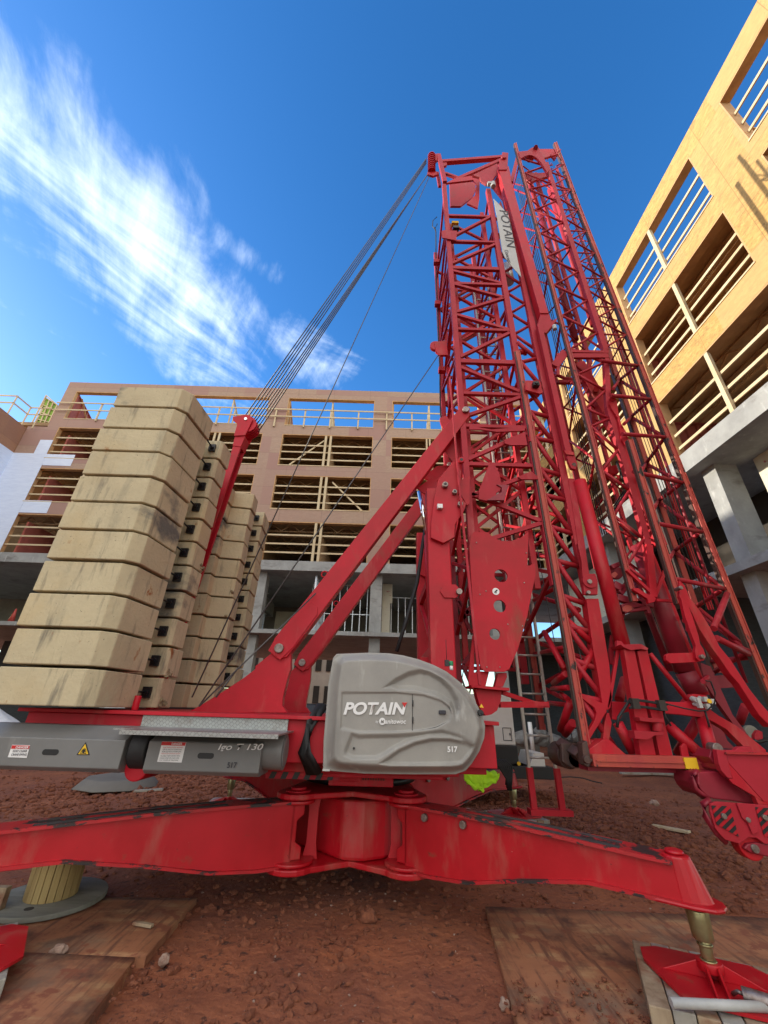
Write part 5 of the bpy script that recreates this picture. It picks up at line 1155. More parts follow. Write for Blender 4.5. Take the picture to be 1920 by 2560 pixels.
# thin diagonal tie inside section 3 and hanging ropes
m=MB(); m.tube(A(.80,5.4,2.40),A(.845,5.4,1.1),.018,n=8); m.tube(A(.845,5.4,1.1),A(.862,5.4,.08),.022,n=8); part(m,'tie_rod',m_dred,J3)
m=MB()
for az0,az1 in ((.60,.605),(.608,.612),(.616,.618),(.592,.60)): m.tube(A(az0,5.9,2.35),A(az1,5.9,.45),.009,n=5)
for az0,az1,e0,e1 in ((.815,.835,2.2,.30),(.822,.842,2.2,.25),(.83,.848,1.8,.2),(.808,.826,1.6,.25),(.80,.815,1.5,.3),(.836,.855,1.5,.2)): m.tube(A(az0,5.6,e0),A(az1,5.6,e1),.006,n=5)
m.tube(A(.478,4.9,.3),A(.487,4.9,-.06),.006,n=5); m.tube(A(.413,5.5,.6),A(.43,5.2,-.05),.006,n=5); m.tube(W('t3',1340,0,Y=5),W('t3',1370,200,Y=5),.005,n=5)
part(m,'hanging_rope',m_cable,J3)
# slanted brace from section 2 rail to the lower right
Yq=4.48
m=MB(); m.prism(wp('e2',[(640,0),(700,60),(760,200),(880,360),(990,540),(1100,760),(1230,920),(1450,1260),(1560,1400),(1700,1560),(1700,1700),(1560,1560),(1320,1190),(1230,1090),(1100,900),(1010,780),(880,580),(760,330),(680,230),(640,200)],Y=Yq),(0,.10,0)); sb=part(m,'slanted_brace',m_red,bevel=.006)
m=MB(); m.prism(wp('e2',[(655,200),(730,260),(790,420),(860,640),(880,740),(920,800),(945,880),(920,930),(870,935),(835,900),(820,830),(830,760),(770,600),(700,400)],Y=Yq-.06),(0,.05,0)); m.prism(wp('e2',[(510,845),(830,835),(840,900),(890,940),(860,945),(540,960),(490,925),(485,870)],Y=Yq-.02),(0,.05,0)); part(m,'link_arm',m_red,sb,bevel=.004)
for (x,y,r) in ((890,885,.022),(640,95,.022)): p=W('e2',x,y,Y=Yq-.07); m=MB(); m.tube((p.x,Yq-.10,p.z),(p.x,Yq,p.z),r,n=16); m.build('pin',m_pin,sb,bevel=.004)
m=MB(); m.tube(W('e2',1030,560,Y=Yq+.05),W('e2',1190,160,Y=5.1),.035,n=10); m.tube(W('e2',1070,670,Y=Yq+.05),W('e2',1430,850,Y=5.15),.035,n=10); m.tube(W('e2',860,330,Y=5.5),W('e2',1410,780,Y=5.3),.028,n=10); m.tube(W('e2',1000,940,Y=6.0),W('e2',1450,890,Y=5.3),.03,n=8); m.tube(W('e2',1330,1640,Y=5.8),W('e2',1400,1450,Y=5.6),.05,n=10); part(m,'brace_lacing',m_red2,sb)
m=MB(); m.bar(W('e2',1000,1180,Y=5.9),W('e2',1280,1160,Y=5.9),.16,.1); m.prism(wp('e2',[(880,950),(1000,1000),(1250,1550),(1440,1800),(1380,1820),(1260,1660),(1040,1350),(930,1180)],Y=5.3),(0,.06,0)); m.prism(wp('e2',[(990,1630),(1130,1700),(1190,1850),(1290,1950),(1050,1930),(1000,1800)],Y=5.2),(0,.08,0)); part(m,'rear_web',m_dred)
# ---- foot of section 1: two channels, box leg, braces
YJ=4.66
m=MB()
for pts in ([(505,1335),(592,1345),(765,2200),(640,2185)],[(612,1350),(692,1340),(898,2200),(795,2200)]): m.prism(wp('r3',pts,Y=YJ),(0,.10,0))
ch=part(m,'twin_channel_post',m_red,bevel=.006)
m=MB(); m.prism(wp('r3',[(480,1300),(640,1295),(700,1330),(690,1345),(640,1335),(560,1345),(500,1320)],Y=YJ-.04),(0,.24,0)); m.build('cap_plate',m_red2,ch,bevel=.003)
m=MB(); m.prism(wp('r3',[(592,1345),(615,1350),(800,2200),(762,2200)],Y=YJ+.09),(0,.02,0)); m.build('slot',m_dred,ch)
m=MB(); m.prism(wp('e2',[(175,1580),(460,1600),(460,1640),(330,1640),(190,1625)],Y=YJ-.12),(0,.12,0)); m.tube(W('e2',380,1645,Y=YJ-.06),W('e2',390,1750,Y=YJ-.06),.05,n=16); m.prism(wp('e2',[(115,1735),(460,1755),(455,1790),(360,1790),(280,1840),(130,1830)],Y=YJ-.12),(0,.12,0)); m.build('cable_bracket',m_red2,ch,bevel=.003)
m=MB(); m.tube(W('e2',385,1640,Y=YJ-.02),W('e2',385,1600,Y=YJ-.02),.015,n=8); m.build('bracket_bolt',m_black,ch)
m=MB(); m.prism(wp('e3',[(585,-20),(755,-20),(905,880),(945,1370),(890,1520),(850,1520),(815,1480),(750,1050),(675,640)],Y=4.78),(0,.14,0)); bl=part(m,'box_leg',m_red,bevel=.006)
m=MB(); m.prism(wp('r3',[(150,480),(190,560),(205,640),(230,740),(280,740),(300,800),(298,905),(190,905),(170,640),(140,500)],Y=4.74),(0,.05,0)); c=W('r3',237,800,Y=4.72); m.tube(c,c+Vector((0,.05,0)),.085,n=24); m.build('leg_knuckle',m_red2,bl,bevel=.003)
for x,y,r in ((237,800,.028),(229,886,.022)): c=W('r3',x,y,Y=4.70); m=MB(); m.tube(c,c+Vector((0,.05,0)),r,n=16); m.build('knuckle_pin',m_pin,bl)
m=MB(); m.bar(W('r3',80,0,Y=4.86),W('r3',215,900,Y=4.86),.09,.09); part(m,'leg_chord',m_red2,bevel=.004)
m=MB(); m.bar(W('e3',860,0,Y=4.95),W('e3',1000,560,Y=4.95),.02,.1); m.prism(wp('e3',[(930,480),(970,650),(960,900),(920,880),(900,740)],Y=4.9),(0,.03,0)); m.prism(wp('e3',[(1005,640),(1010,560),(1070,570),(1110,620)],Y=4.7),(0,.04,0)); part(m,'ram_bracket',m_red2)
m=MB(); m.prism(wp('e3',[(480,1270),(700,1380),(830,1440),(870,1540),(760,1720),(600,1980),(590,1860),(700,1670),(730,1570),(700,1490),(500,1340)],Y=4.76),(0,.06,0)); part(m,'curved_gusset',m_red,bevel=.004)
m=MB(); m.tube(W('e3',310,270,Y=4.84),W('e3',670,600,Y=4.84),.036,n=10); m.tube(W('e3',680,690,Y=4.84),W('e3',455,1100,Y=4.84),.036,n=10); m.tube(W('e3',0,440,Y=5.3),W('e3',290,960,Y=4.9),.036,n=10); m.tube(W('e3',300,1020,Y=4.9),W('e3',130,1150,Y=5.5),.036,n=10)
m.tube(W('e3',110,1230,Y=5.4),W('e3',340,1210,Y=4.9),.03,n=10); m.tube(W('e3',240,1300,Y=5.2),W('e3',330,1370,Y=5),.03,n=8); m.tube(W('e3',370,1400,Y=5),W('e3',230,1800,Y=5.3),.045,n=10); m.tube(W('e3',400,1700,Y=5),W('e3',290,1850,Y=5.3),.045,n=10); part(m,'lower_lacing',m_red)
m=MB(); m.bar(W('e3',1030,640,Y=4.8),W('e3',880,1500,Y=4.8),.035,.04); m.prism(wp('e3',[(870,1560),(900,1560),(940,1700),(905,1940),(815,1940),(840,1700)],Y=4.8),(0,.06,0)); m.prism(wp('e3',[(815,1930),(905,1930),(1150,2150),(620,2140),(625,2060)],Y=4.66),(0,.25,0)); part(m,'spread_foot',m_red,bevel=.006)
m=MB(); m.tube(W('e3',1020,1700,Y=4.85),W('e3',1240,2110,Y=4.85),.055,n=14); m.tube(W('e2',500,1670,Y=4.7),W('e2',880,2010,Y=4.6),.055,n=14); m.tube(W('e2',850,1620,Y=4.9),W('e2',620,2000,Y=5.2),.055,n=14); m.tube(W('e2',900,1600,Y=4.75),W('e2',1010,1980,Y=4.55),.062,n=14); m.tube(W('e2',300,850,Y=4.7),W('e2',730,1380,Y=4.7),.026,n=12); m.tube(W('e3',1110,1100,Y=5.4),W('e3',1040,1380,Y=5.2),.05,n=12); part(m,'foot_tubes',m_red)
m=MB(); m.prism(wp('e3',[(940,1400),(1250,1420),(1300,1520),(1100,1560),(1060,1640),(1020,1660),(940,1650)],Y=4.9),(0,.08,0)); m.prism(wp('e2',[(470,1400),(700,1410),(750,1340),(800,1310),(960,1330),(980,1480),(1090,1560),(1300,1680),(1640,1960),(1640,2030),(1390,1930),(1180,1720),(1040,1640),(940,1590),(640,1550),(470,1540)],Y=4.70),(0,.09,0)); xb=part(m,'cross_beam',m_red,bevel=.006)
m=MB(); c=W('e2',890,1400,Y=4.66)
for (x,y,r,l) in ((820,1380,.03,.05),(900,1370,.022,.06),(980,1395,.024,.04),(840,1440,.02,.05),(930,1450,.018,.05)): p=W('e2',x,y,Y=4.64); m.tube((p.x,4.60,p.z-.01),(p.x,4.68,p.z+.01),r,n=12); m.box((p.x-.02,4.58,p.z-.03),(p.x+.02,4.62,p.z+.02))
m.build('hydraulic_valve',m_pipe,xb,bevel=.003)
m=MB(); p=W('e2',980,1395,Y=4.58); m.tube((p.x,4.57,p.z),(p.x,4.59,p.z),.022,n=14); m.build('gauge',m_yel,xb)
m=MB()
for off in (0,12,70,82): m.path(wp('e2',[(60,1400+off),(130,1375+off),(280,1395+off),(430,1420+off),(500,1430+off*.8)],Y=4.58),.009)
m.path(wp('e2',[(500,1430),(700,1480),(860,1510),(960,1500),(1040,1420),(1050,1300),(1000,1170),(940,1160)],Y=4.58),.008); m.path(wp('e2',[(450,1480),(480,1580),(540,1680)],Y=4.6),.010); m.path(wp('e2',[(930,1500),(960,1600),(985,1700)],Y=4.6),.010); m.path(wp('e3',[(1200,1360),(1110,1500),(1030,1620),(1010,1760)],Y=4.6),.014); part(m,'hydraulic_hose',m_rubber,xb)
m=MB(); 
for x,y in ((125,1400),(430,1420)): p=W('e2',x,y,Y=4.56); m.box((p.x-.035,4.54,p.z-.07),(p.x+.035,4.60,p.z+.03))
part(m,'hose_clamp',m_dark,xb)
# horizontal bottom rail with yellow band
a=W('r4',245,632,Y=4.62); b=W('r4',1225,655,Y=4.62); br_=railpair('bottom_rail',a,b,.105,cr)
m=MB(); q0=W('r4',985,655,Y=4.56); q1=W('r4',1085,657,Y=4.56); m.box((q0.x,4.555,a.z-.045),(q1.x,4.57,a.z+.05)); m.build('yellow_band',m_yel,br_)
m=MB(); m.bar(a+Vector((0,.2,-.085)),b+Vector((0,.2,-.085)),.04,.2); m.build('underside',m_dred,br_)
m=MB(); m.prism(wp('e5',[(10,290),(60,235),(110,260),(150,450),(40,450)],Y=4.60),(0,.03,0)); m.build('lug',m_red,br_,bevel=.006)
c=W('r4',208,628,Y=4.60); m=MB(); m.tube(c-Vector((0,.03,0)),c+Vector((0,.03,0)),.035,n=20); m.prism(wp('r4',[(175,500),(215,480),(240,600),(250,660),(225,690),(190,670)],Y=4.62),(0,.12,0)); part(m,'pivot_joint',m_grease,bevel=.005)
m=MB(); c=W('r4',70,600,Y=5.2); m.tube(c,c+Vector((0,.3,0)),.13,n=24); c=W('r4',125,625,Y=5.0); m.tube(c,c+Vector((0,.15,0)),.085,n=24); m.prism(wp('r4',[(10,500),(130,500),(190,560),(190,690),(100,700),(20,650)],Y=5.0),(0,.06,0)); m.bar(W('r4',0,500,Y=5.2),W('r4',160,600,Y=4.9),.1,.1); part(m,'rope_drum_guard',m_grease,bevel=.01)
# ---- jib foot knuckle carrying the hook block (lower right)
YK=4.30
m=MB(); m.prism(wp('e5',[(560,330),(700,345),(810,780),(740,770),(640,660),(600,560)],Y=YK),(0,.06,0)); m.prism(wp('e5',[(700,340),(850,340),(900,290),(1090,280),(1120,350),(1500,400),(1600,1110),(1340,1140),(1290,1130),(740,530)],Y=YK+.02),(0,.05,0)); kn=part(m,'jib_foot_knuckle',m_red2,bevel=.006)
m=MB(); m.prism(wp('e5',[(480,320),(560,330),(600,560),(640,660),(570,640),(540,560),(450,450)],Y=YK+.08),(0,.3,0)); m.build('knuckle_side',m_dred,kn,bevel=.006)
m=MB(); c=W('e5',590,320,Y=YK+.05); m.tube(c,c+Vector((0,.10,0)),.050,n=24); m.build('bush',m_pin,kn,bevel=.006)
m=MB(); m.prism(wp('e5',[(700,400),(1600,420),(1600,380),(700,370)],Y=YK-.02),(0,.04,0)); m.build('weld_bead',m_chip,kn)
m=MB(); m.prism(wp('e5',[(740,520),(760,560),(1290,1140),(1150,1050),(810,850),(750,780),(810,780)],Y=YK+.0),(0,.03,0)); m.prism(wp('e5',[(1150,1050),(1300,1135),(1600,1120),(1600,1240),(1230,1230)],Y=YK),(0,.05,0)); m.build('knuckle_rib',m_red,kn)
cyl=[(190,640),(640,650),(1150,1050),(1210,1190),(880,1130),(500,1080),(380,1020),(280,900),(250,760)]
m=MB(); m.prism(wp('e5',[(270,680),(650,660),(760,790),(1150,1060),(1210,1200),(860,1130),(520,1090),(430,1060),(330,960),(280,860)],Y=YK+.12),(0,.35,0)); m.build('trolley_shell',m_dred,kn,bevel=.01)
for k,o in enumerate((0,40,80)):
    m=MB(); m.path(wp('e5',[(270-o,660-o*.1),(200-o*.6,700),(190-o*.5,800),(240-o*.6,930),(330-o*.6,1010),(430-o,1060)],Y=YK+.14+.05*k),.022,8); m.build('shell_rim',m_dred,kn)
# far wheel at picture edge
m=MB(); c=W('e5',1120,90,Y=5.3); m.tube(c,c+Vector((0,.05,0)),.09,n=24); o=part(m,'rope_wheel',m_woodg,bevel=.01)
m=MB(); m.prism(wp('e5',[(1150,100),(1200,30),(1270,60),(1280,190),(1150,200)],Y=5.25),(0,.05,0)); m.build('wheel_cheek',m_red2,o,bevel=.005); m=MB(); m.path(wp('e5',[(1130,190),(1200,215),(1300,190),(1400,180)],Y=5.22),.02); m.build('wheel_belt',m_black,o)
# ---- hook block (hangs from the jib: own thing)
hb=empty('hook_block',W('e5',1000,1400,Y=YK-.02)); tag(hb,'red hook block with black diagonal warning stripes hanging at the lower right under the jib','hook block')
HBY=YK-.04
m=MB(); body=[(470,1170),(560,1130),(1500,1200),(1600,1800),(1300,1780),(1180,1690),(1060,1680),(920,1780),(700,1720),(620,1640),(545,1540),(470,1290)]
m.prism(wp('e5',body,Y=HBY),(0,.025,0)); pl_=m.build('side_plate',m_red2,hb,bevel=.004)
for poly_,st in (([(480,1190),(765,1200),(900,1670),(560,1480)],0),([(1150,1215),(1500,1240),(1600,1650),(1300,1680)],1)):
    m=MB(); m.prism(wp('e5',poly_,Y=HBY-.003),(0,-.003,0)); r=m.build('stripe_panel',m_red,pl_)
    m=MB()
    from mathutils.geometry import intersect_line_line_2d
    # diagonal black bands clipped to the panel
    P2=[Vector((x,y)) for x,y in poly_]
    def clip(pg,nx,ny,c,keep):
        out=[]
        for i in range(len(pg)):
            a,b=pg[i],pg[(i+1)%len(pg)]; da=(a.x*nx+a.y*ny-c)*keep; db=(b.x*nx+b.y*ny-c)*keep
            if da>=0: out.append(a)
            if (da>=0)!=(db>=0): out.append(a+(b-a)*(da/(da-db)))
        return out
    for k in range(-20,40):
        c0=k*118; pg=clip(P2,.70,.71,c0,1); pg=clip(pg,.70,.71,c0+58,-1) if len(pg)>2 else pg
        if len(pg)>2: m.prism([W('e5',v.x,v.y,Y=HBY-.007) for v in pg],(0,-.003,0))
    m.build('stripes',m_black,pl_)
m=MB(); m.prism(wp('e5',[(870,1150),(1150,1170),(1210,1600),(1120,1640),(1050,1470),(960,1380)],Y=HBY-.02),(0,.012,0)); m.build('hanger_plate',m_red2,hb,bevel=.004)
m=MB()
for x,y,r in ((690,1360,.022),(1060,1415,.02),(1320,1380,.022)): c=W('e5',x,y,Y=HBY-.03); m.tube(c,c+Vector((0,.05,0)),r,n=14)
m.build('axle_nut',m_pin,hb,bevel=.004)
c=W('e5',1100,1800,Y=HBY+.05); m=MB(); m.tube(c,c+Vector((0,.10,0)),.11,n=28); m.build('swivel',m_redgloss,hb,bevel=.01)
m=MB(); m.prism(wp('e5',[(1040,1780),(1180,1760),(1400,1800),(1500,1900),(1500,2010),(1250,1960),(1090,1920),(980,1850)],Y=HBY+.02),(0,.12,0)); m.build('hook',m_dred,hb,bevel=.01)
m=MB(); c=W('e5',1170,1860,Y=HBY); m.tube(c,c+Vector((0,.05,0)),.03,n=16); m.build('hook_bolt',m_pin,hb)
for k in range(3):
    m=MB(); c=W('e5',560,1360,Y=HBY+.06+k*.07); m.path([c+Vector((-.02,0,.12)),c+Vector((-.09,0,.09)),c+Vector((-.10,0,-.0)),c+Vector((-.04,0,-.12)),c+Vector((.02,0,-.18))],.026,8); m.build('sheave_rim',m_dred,hb)
# ---- ropes from the mast head
hd=W('c2',180,330,Y=5.3); t0=tip+Vector((.1,-.1,.0))
m=MB()
for k in range(4): m.tube(Vector((tip.x-.05+.028*k,CY-.10+.05*k,tip.z+.10-.005*k)),W('c2',150,270+k*22,Y=5.3+.03*k),.0105,n=6)
for k in range(4): m.tube(Vector((tip.x+.15+.012*k,CY-.10+.05*k,tip.z-.02-.032*k)),W('c2',292-k*20,330+k*24,Y=5.3+.03*k),.0105,n=6)
part(m,'hoist_ropes',m_cable)
m=MB(); m.tube(W('c2',200,520,Y=5.3),W('f1',0,1500,Y=4.6),.008,n=6); m.tube(W('t2',340,1880,Y=5.2),W('f1',80,1590,Y=4.4),.009,n=6); m.tube(W('f1',1350,365,Y=4.75),W('f1',75,1600,Y=4.3),.009,n=6); m.tube(W('f1',500,1180,Y=4.5),W('f1',260,1500,Y=4.4),.010,n=6); part(m,'stay_rope',m_cable)
# =====================================================================
# LOOSE THINGS
# =====================================================================
# cable spool
sp=empty('cable_spool',(-2.80,4.62,.05)); tag(sp,'wooden cable spool standing on the muddy plywood sheet under the left outrigger','cable spool')
c=Vector((-2.80,4.62,0))
m=MB(); m.tube(c+Vector((0,0,.045)),c+Vector((0,0,.08)),.43,n=48); m.build('flange',m_woodg,sp,bevel=.004)
m=MB(); m.tube(c+Vector((0,0,.53)),c+Vector((0,0,.565)),.43,n=48); m.build('flange',m_woodg,sp,bevel=.004)
m=MB(); N_=22
for k in range(N_):
    a=2*math.pi*(k+.5)/N_; p=c+Vector((.185*math.cos(a),.185*math.sin(a),0)); m.bar(p+Vector((0,0,.081)),p+Vector((0,0,.529)),.050,.022,up=(math.cos(a),math.sin(a),0))
m.build('core_slats',m_woodd,sp,bevel=.003)
m=MB(); m.tube(c+Vector((0,0,.081)),c+Vector((0,0,.53)),.168,n=24); m.build('core',m_dark,sp)
m=MB(); m.tube(c+Vector((.02,-.27,.079)),c+Vector((.02,-.27,.082)),.035,n=12); m.build('drilled_hole',m_dark,sp)
m=MB(); m.box((-3.3,4.30,.05),(-2.98,4.36,.22)); o=m.build('wood_offcut',m_crib,bevel=.004); tag(o,'dark upright timber offcut beside the spool at the left edge','offcut')
# generator on trailer
gr=empty('generator',(2.4,9.6,.05)); tag(gr,'off-white towable generator on a black trailer behind the crane ladder','generator')
m=MB(); m.box((.6,9.0,1.04),(2.74,10.3,1.95)); m.build('canopy',m_genw,gr,bevel=.03)
m=MB(); m.box((.6,8.98,.72),(2.76,10.32,1.038)); m.build('base',m_black,gr,bevel=.02)
m=MB(); m.box((.4,8.95,.50),(3.4,9.10,.70)); m.box((.4,10.2,.50),(3.4,10.35,.70)); m.box((3.2,9.1,.50),(3.4,10.2,.70)); m.build('trailer_frame',m_black,gr,bevel=.01)
for y in (8.9,10.35): m=MB(); m.tube((1.4,y,.36),(1.4,y+.14,.36),.30,n=28); w_=m.build('wheel',m_rubber,gr,bevel=.02); m=MB(); m.tube((1.4,y-.01,.36),(1.4,y,.36),.15,n=20); m.build('rim',m_pipe,w_)
m=MB(); p0=W('c6',120,1250,Y=9); p1=W('c6',295,1485,Y=9)
for a,b in (((p0.x,p0.z),(p1.x,p0.z)),((p1.x,p0.z),(p1.x,p1.z)),((p1.x,p1.z),(p0.x,p1.z)),((p0.x,p1.z),(p0.x,p0.z))): m.bar((a[0],8.996,a[1]),(b[0],8.996,b[1]),.012,.006)
m.box((p1.x-.04,8.985,(p0.z+p1.z)/2-.02),(p1.x-.02,9.0,(p0.z+p1.z)/2+.02)); m.build('service_door',m_ink,gr)
m=MB(); c=W('c6',418,1908,Y=8.95); m.tube((c.x,8.93,c.z),(c.x,8.95,c.z),.035,n=16); m.build('amber_reflector',m_yel,gr,bevel=.004)
m=MB(); m.prism([(3.0,9.1,.70),(3.3,9.1,.70),(3.3,9.1,.92),(3.1,9.1,.92)],(0,.8,0)); m.build('toolbox',m_genw,gr)
m=MB(); m.box((.8,9.15,1.955),(1.3,9.6,2.05)); m.build('exhaust_cowl',m_black,gr,bevel=.01)
# vest and harness on the rear outrigger
def cloth(name,pts_fn,nu,nv,mt,label,cat):
    vs=[pts_fn(i/(nu-1),j/(nv-1)) for j in range(nv) for i in range(nu)]
    fs=[(j*nu+i,j*nu+i+1,(j+1)*nu+i+1,(j+1)*nu+i) for j in range(nv-1) for i in range(nu-1)]
    m=MB(); m.add(vs,fs,True); o=m.build(name,mt,fixn=False); s=o.modifiers.new('s','SOLIDIFY'); s.thickness=.006; tag(o,label,cat); return o
c0=W('t4',690,1780,Y=6.62)
def vest(u,v):
    x=c0.x-.26+u*.50; y=6.72-v*.20+.03*noise.noise((u*5,v*5,1)); z=.835+.05*abs(noise.noise((u*6,v*4,2)))
    if v>.45: z=.85-(v-.45)*.42*(1-.45*abs(u-.45)*2)+.05*noise.noise((u*7,v*6,5)); y=6.60-.03*noise.noise((u*7,v*7,3))-.02
    return (x+ .05*noise.noise((v*4,u,8))-.10*max(0,v-.5)*(1 if u>.5 else -1),y-.0,z)
cloth('safety_vest',vest,30,24,m_hi,'crumpled fluorescent yellow-green safety vest draped over the rear outrigger','vest')
m=MB(); b0=W('t4',800,1790,Y=6.6)
for k in range(7):
    rnd=random.Random(k); pts=[b0+Vector((-.16+.05*k,0,.03+.02*rnd.random())),b0+Vector((-.06+.04*k,-.03,.09)),b0+Vector((.08+.03*k,-.05,.02)),b0+Vector((.17+.01*k,-.06,-.12)),b0+Vector((.16+.01*k,-.05,-.20-.03*(k%3)))]
    m.path(pts,.020,6)
o=m.build('safety_harness',m_rubber); tag(o,'black webbing harness hanging over the rear outrigger beside the yellow vest','harness')
# planks etc.
def plank(a,b,w,h,mt,label,cat='plank',nm='plank'):
    m=MB(); m.bar(a,b,w,h,up=(0,0,1)); o=m.build(nm,mt,bevel=.005); tag(o,label,cat); return o
plank((1.1,5.9,.05),(3.1,6.3,.05),.5,.05,m_mat,'wide brown plank lying behind the right front outrigger')
plank((1.9,5.65,.10),(3.0,5.95,.10),.14,.09,m_crib,'short thick timber on the wide brown plank behind the right outrigger','timber','timber')
plank((-2.9,8.6,.08),(-1.6,8.7,.08),.3,.05,m_cribg,'pale grey board beside the left rear foot plate')
plank(W('r4',480,735,Z=.06),W('r4',965,745,Z=.06),.16,.05,m_cribg,'pale board on the ground under the bottom rail of the jib')
plank(W('r4',765,690,Z=.05),W('r4',965,715,Z=.10),.10,.03,m_lum,'thin pale board leaning on another under the bottom rail of the jib')
m=MB(); m.path(wp('r4',[(490,1095),(465,1105),(485,1160),(540,1200),(590,1245),(560,1258),(460,1250)],Z=.05),.012,6); o=m.build('rope',m_pipe); tag(o,'grey-brown bent rope end lying behind the right outrigger','rope')
m=MB(); m.path(wp('r4',[(0,770),(80,765),(180,775),(260,800),(330,815)],Z=.10),.015,6); o=m.build('hose',m_rubber); tag(o,'black hose lying on the bank right of the ladder','hose')
m=MB(); p=W('b1',210,560-0,Z=.0); m.tube((-3.9,9.6,.0),(-3.9,9.6,.42),.10,n=12)
sm_=empty('round_base',(-3.55,9.3,0)); tag(sm_,'broad grey metal drum lid base standing on the far ground left of the casing','metal base')
bpy.data.objects.remove(sm_)
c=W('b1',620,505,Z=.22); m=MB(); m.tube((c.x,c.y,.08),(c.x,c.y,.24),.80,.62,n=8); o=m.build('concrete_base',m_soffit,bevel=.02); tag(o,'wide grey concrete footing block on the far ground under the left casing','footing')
m=MB(); m.path([(-9,14.5,.25),(-8.2,14.2,.55),(-7.4,14.4,.3)],.25,8); o=m.build('dirt_heap',m_clod); tag(o,'low dark heap of soil far left','soil heap')
# white sheeted pile far left
def heap(u,v):
    x=-15.2+u*3.9; y=14+v*2.0; z=.05+1.75*math.sin(math.pi*min(1,u*1.0))**.6*math.sin(math.pi*v)**.5*(1-.4*u)+.12*noise.noise((u*5,v*5,3)); return (x,y,max(.02,z))
cloth('plastic_sheet',heap,24,16,m_tarp,'crumpled white plastic sheet over a pile at the left edge behind the casing','sheet')
m=MB()
for k in range(5): m.box((-7.3+k*.1,12,.0),(-7.24+k*.1,12.06,2.3))
m.box((-7.35,11.98,.0),(-6.8,11.99,2.25)); o=m.build('steel_bundle',m_steel); tag(o,'upright bundle of galvanised studs under the left end of the ballast stack','studs')
# things seen through the open ground floor
simple('dumpster',(3.0,33,.9),(6.0,36,2.3),m_orange,'orange dumpster seen through the open ground storey behind the ladder','dumpster',.05)
simple('far_building',(-14,44,-.2),(-3.5,50,9),m_far,'pale far building glimpsed through the open ground storey left of the cover','building',.05)
fbo=bpy.data.objects['far_building']; fbo.name='apartment_building'
for k in range(9):
    for zw in (2.0,5.0): m=MB(); m.box((-13.2+k*1.1,43.93,zw),(-12.6+k*1.1,43.99,zw+1.6)); m.build('window',m_dark,fbo)
# parked pick-up seen between gusset and cover
tr=empty('parked_truck',(-2.4,17,0)); tag(tr,'dark grey parked truck seen between the red gusset and the grey cover','truck')
m=MB(); m.loft([[(-3.4,16,.55),(-1.5,16,.55),(-1.5,16,1.15),(-3.4,16,1.15)],[(-3.4,20,.55),(-1.5,20,.55),(-1.5,20,1.2),(-3.4,20,1.2)]]); m.build('body',m_case,tr,bevel=.08)
m=MB(); m.loft([[(-3.3,16.9,1.16),(-1.6,16.9,1.16),(-1.8,17.4,1.75),(-3.1,17.4,1.75)],[(-3.3,19.3,1.16),(-1.6,19.3,1.16),(-1.8,18.9,1.75),(-3.1,18.9,1.75)]]); m.build('cab',m_black,tr,bevel=.05)
for x in (-3.4,-1.65):
    for y in (16.8,19.1): m=MB(); m.tube((x,y,.36),(x+.2,y,.36),.36,n=20); m.build('wheel',m_rubber,tr,bevel=.03)
m=MB(); m.box((-3.3,15.93,.75),(-3.0,15.99,.95)); m.build('headlight',m_sign,tr); m=MB(); m.box((-1.9,15.93,.75),(-1.6,15.99,.95)); m.build('headlight',m_sign,tr)
c=Vector((-19.0,D+.3,5.1)); m=MB(); m.tube(c+Vector((0,0,.03)),c+Vector((0,0,.7)),.15,.03,n=16); m.box((c.x-.2,c.y-.2,5.1),(c.x+.2,c.y+.2,5.13)); o=m.build('traffic_cone',m_rail); tag(o,'small orange traffic cone on the concrete slab edge far left','cone')
rnd=random.Random(77)
for k,(x,y,l,a,lab) in enumerate(((-4.6,9.2,.5,.3,'short pale offcut on the dark soil below the left casing'),(-3.4,11.2,.7,1.2,'long pale offcut far back on the dark soil at the left'),(1.4,8.4,.4,.8,'small offcut on the soil beside the right rear foot plate'),(4.6,7.2,.5,2.2,'pale wood scrap on the bank at the far right'))):
    plank((x,y,gh(x,y)+.03),(x+l*math.cos(a),y+l*math.sin(a),gh(x+l*math.cos(a),y+l*math.sin(a))+.03),.09,.035,m_lum if k%2 else m_cribg,lab,'offcut','wood_offcut')
# rubble and pipe by the curb
rnd=random.Random(21)
for k in range(7):
    x=4.2+k*.75+rnd.uniform(-.2,.2); stone('boulder',(x,D-.4+rnd.uniform(-.2,.2),.55+.2*rnd.random()),(.45,.35,.32),m_stone,['grey boulder at the left end of the rubble row behind the ladder','second grey boulder from the left in the rubble row','third grey boulder from the left in the rubble row','middle grey boulder in the rubble row','third grey boulder from the right in the rubble row','second grey boulder from the right in the rubble row','grey boulder at the right end of the rubble row'][k],30+k)
m=MB(); m.tube((6.7,D-1.0,.2),(6.7,D-1.0,1.3),.09,n=14); o=m.build('standpipe',m_white); tag(o,'short white standpipe in front of the rubble row','pipe')
def bag(u,v): return (3.2+u*.8,12.5+v*.5,.25+.35*math.sin(math.pi*u)*math.sin(math.pi*v)+.08*noise.noise((u*6,v*6,2)))
cloth('plastic_sheet',bag,16,12,m_tarp,'small crumpled white bag on the ground right of the generator','sheet')
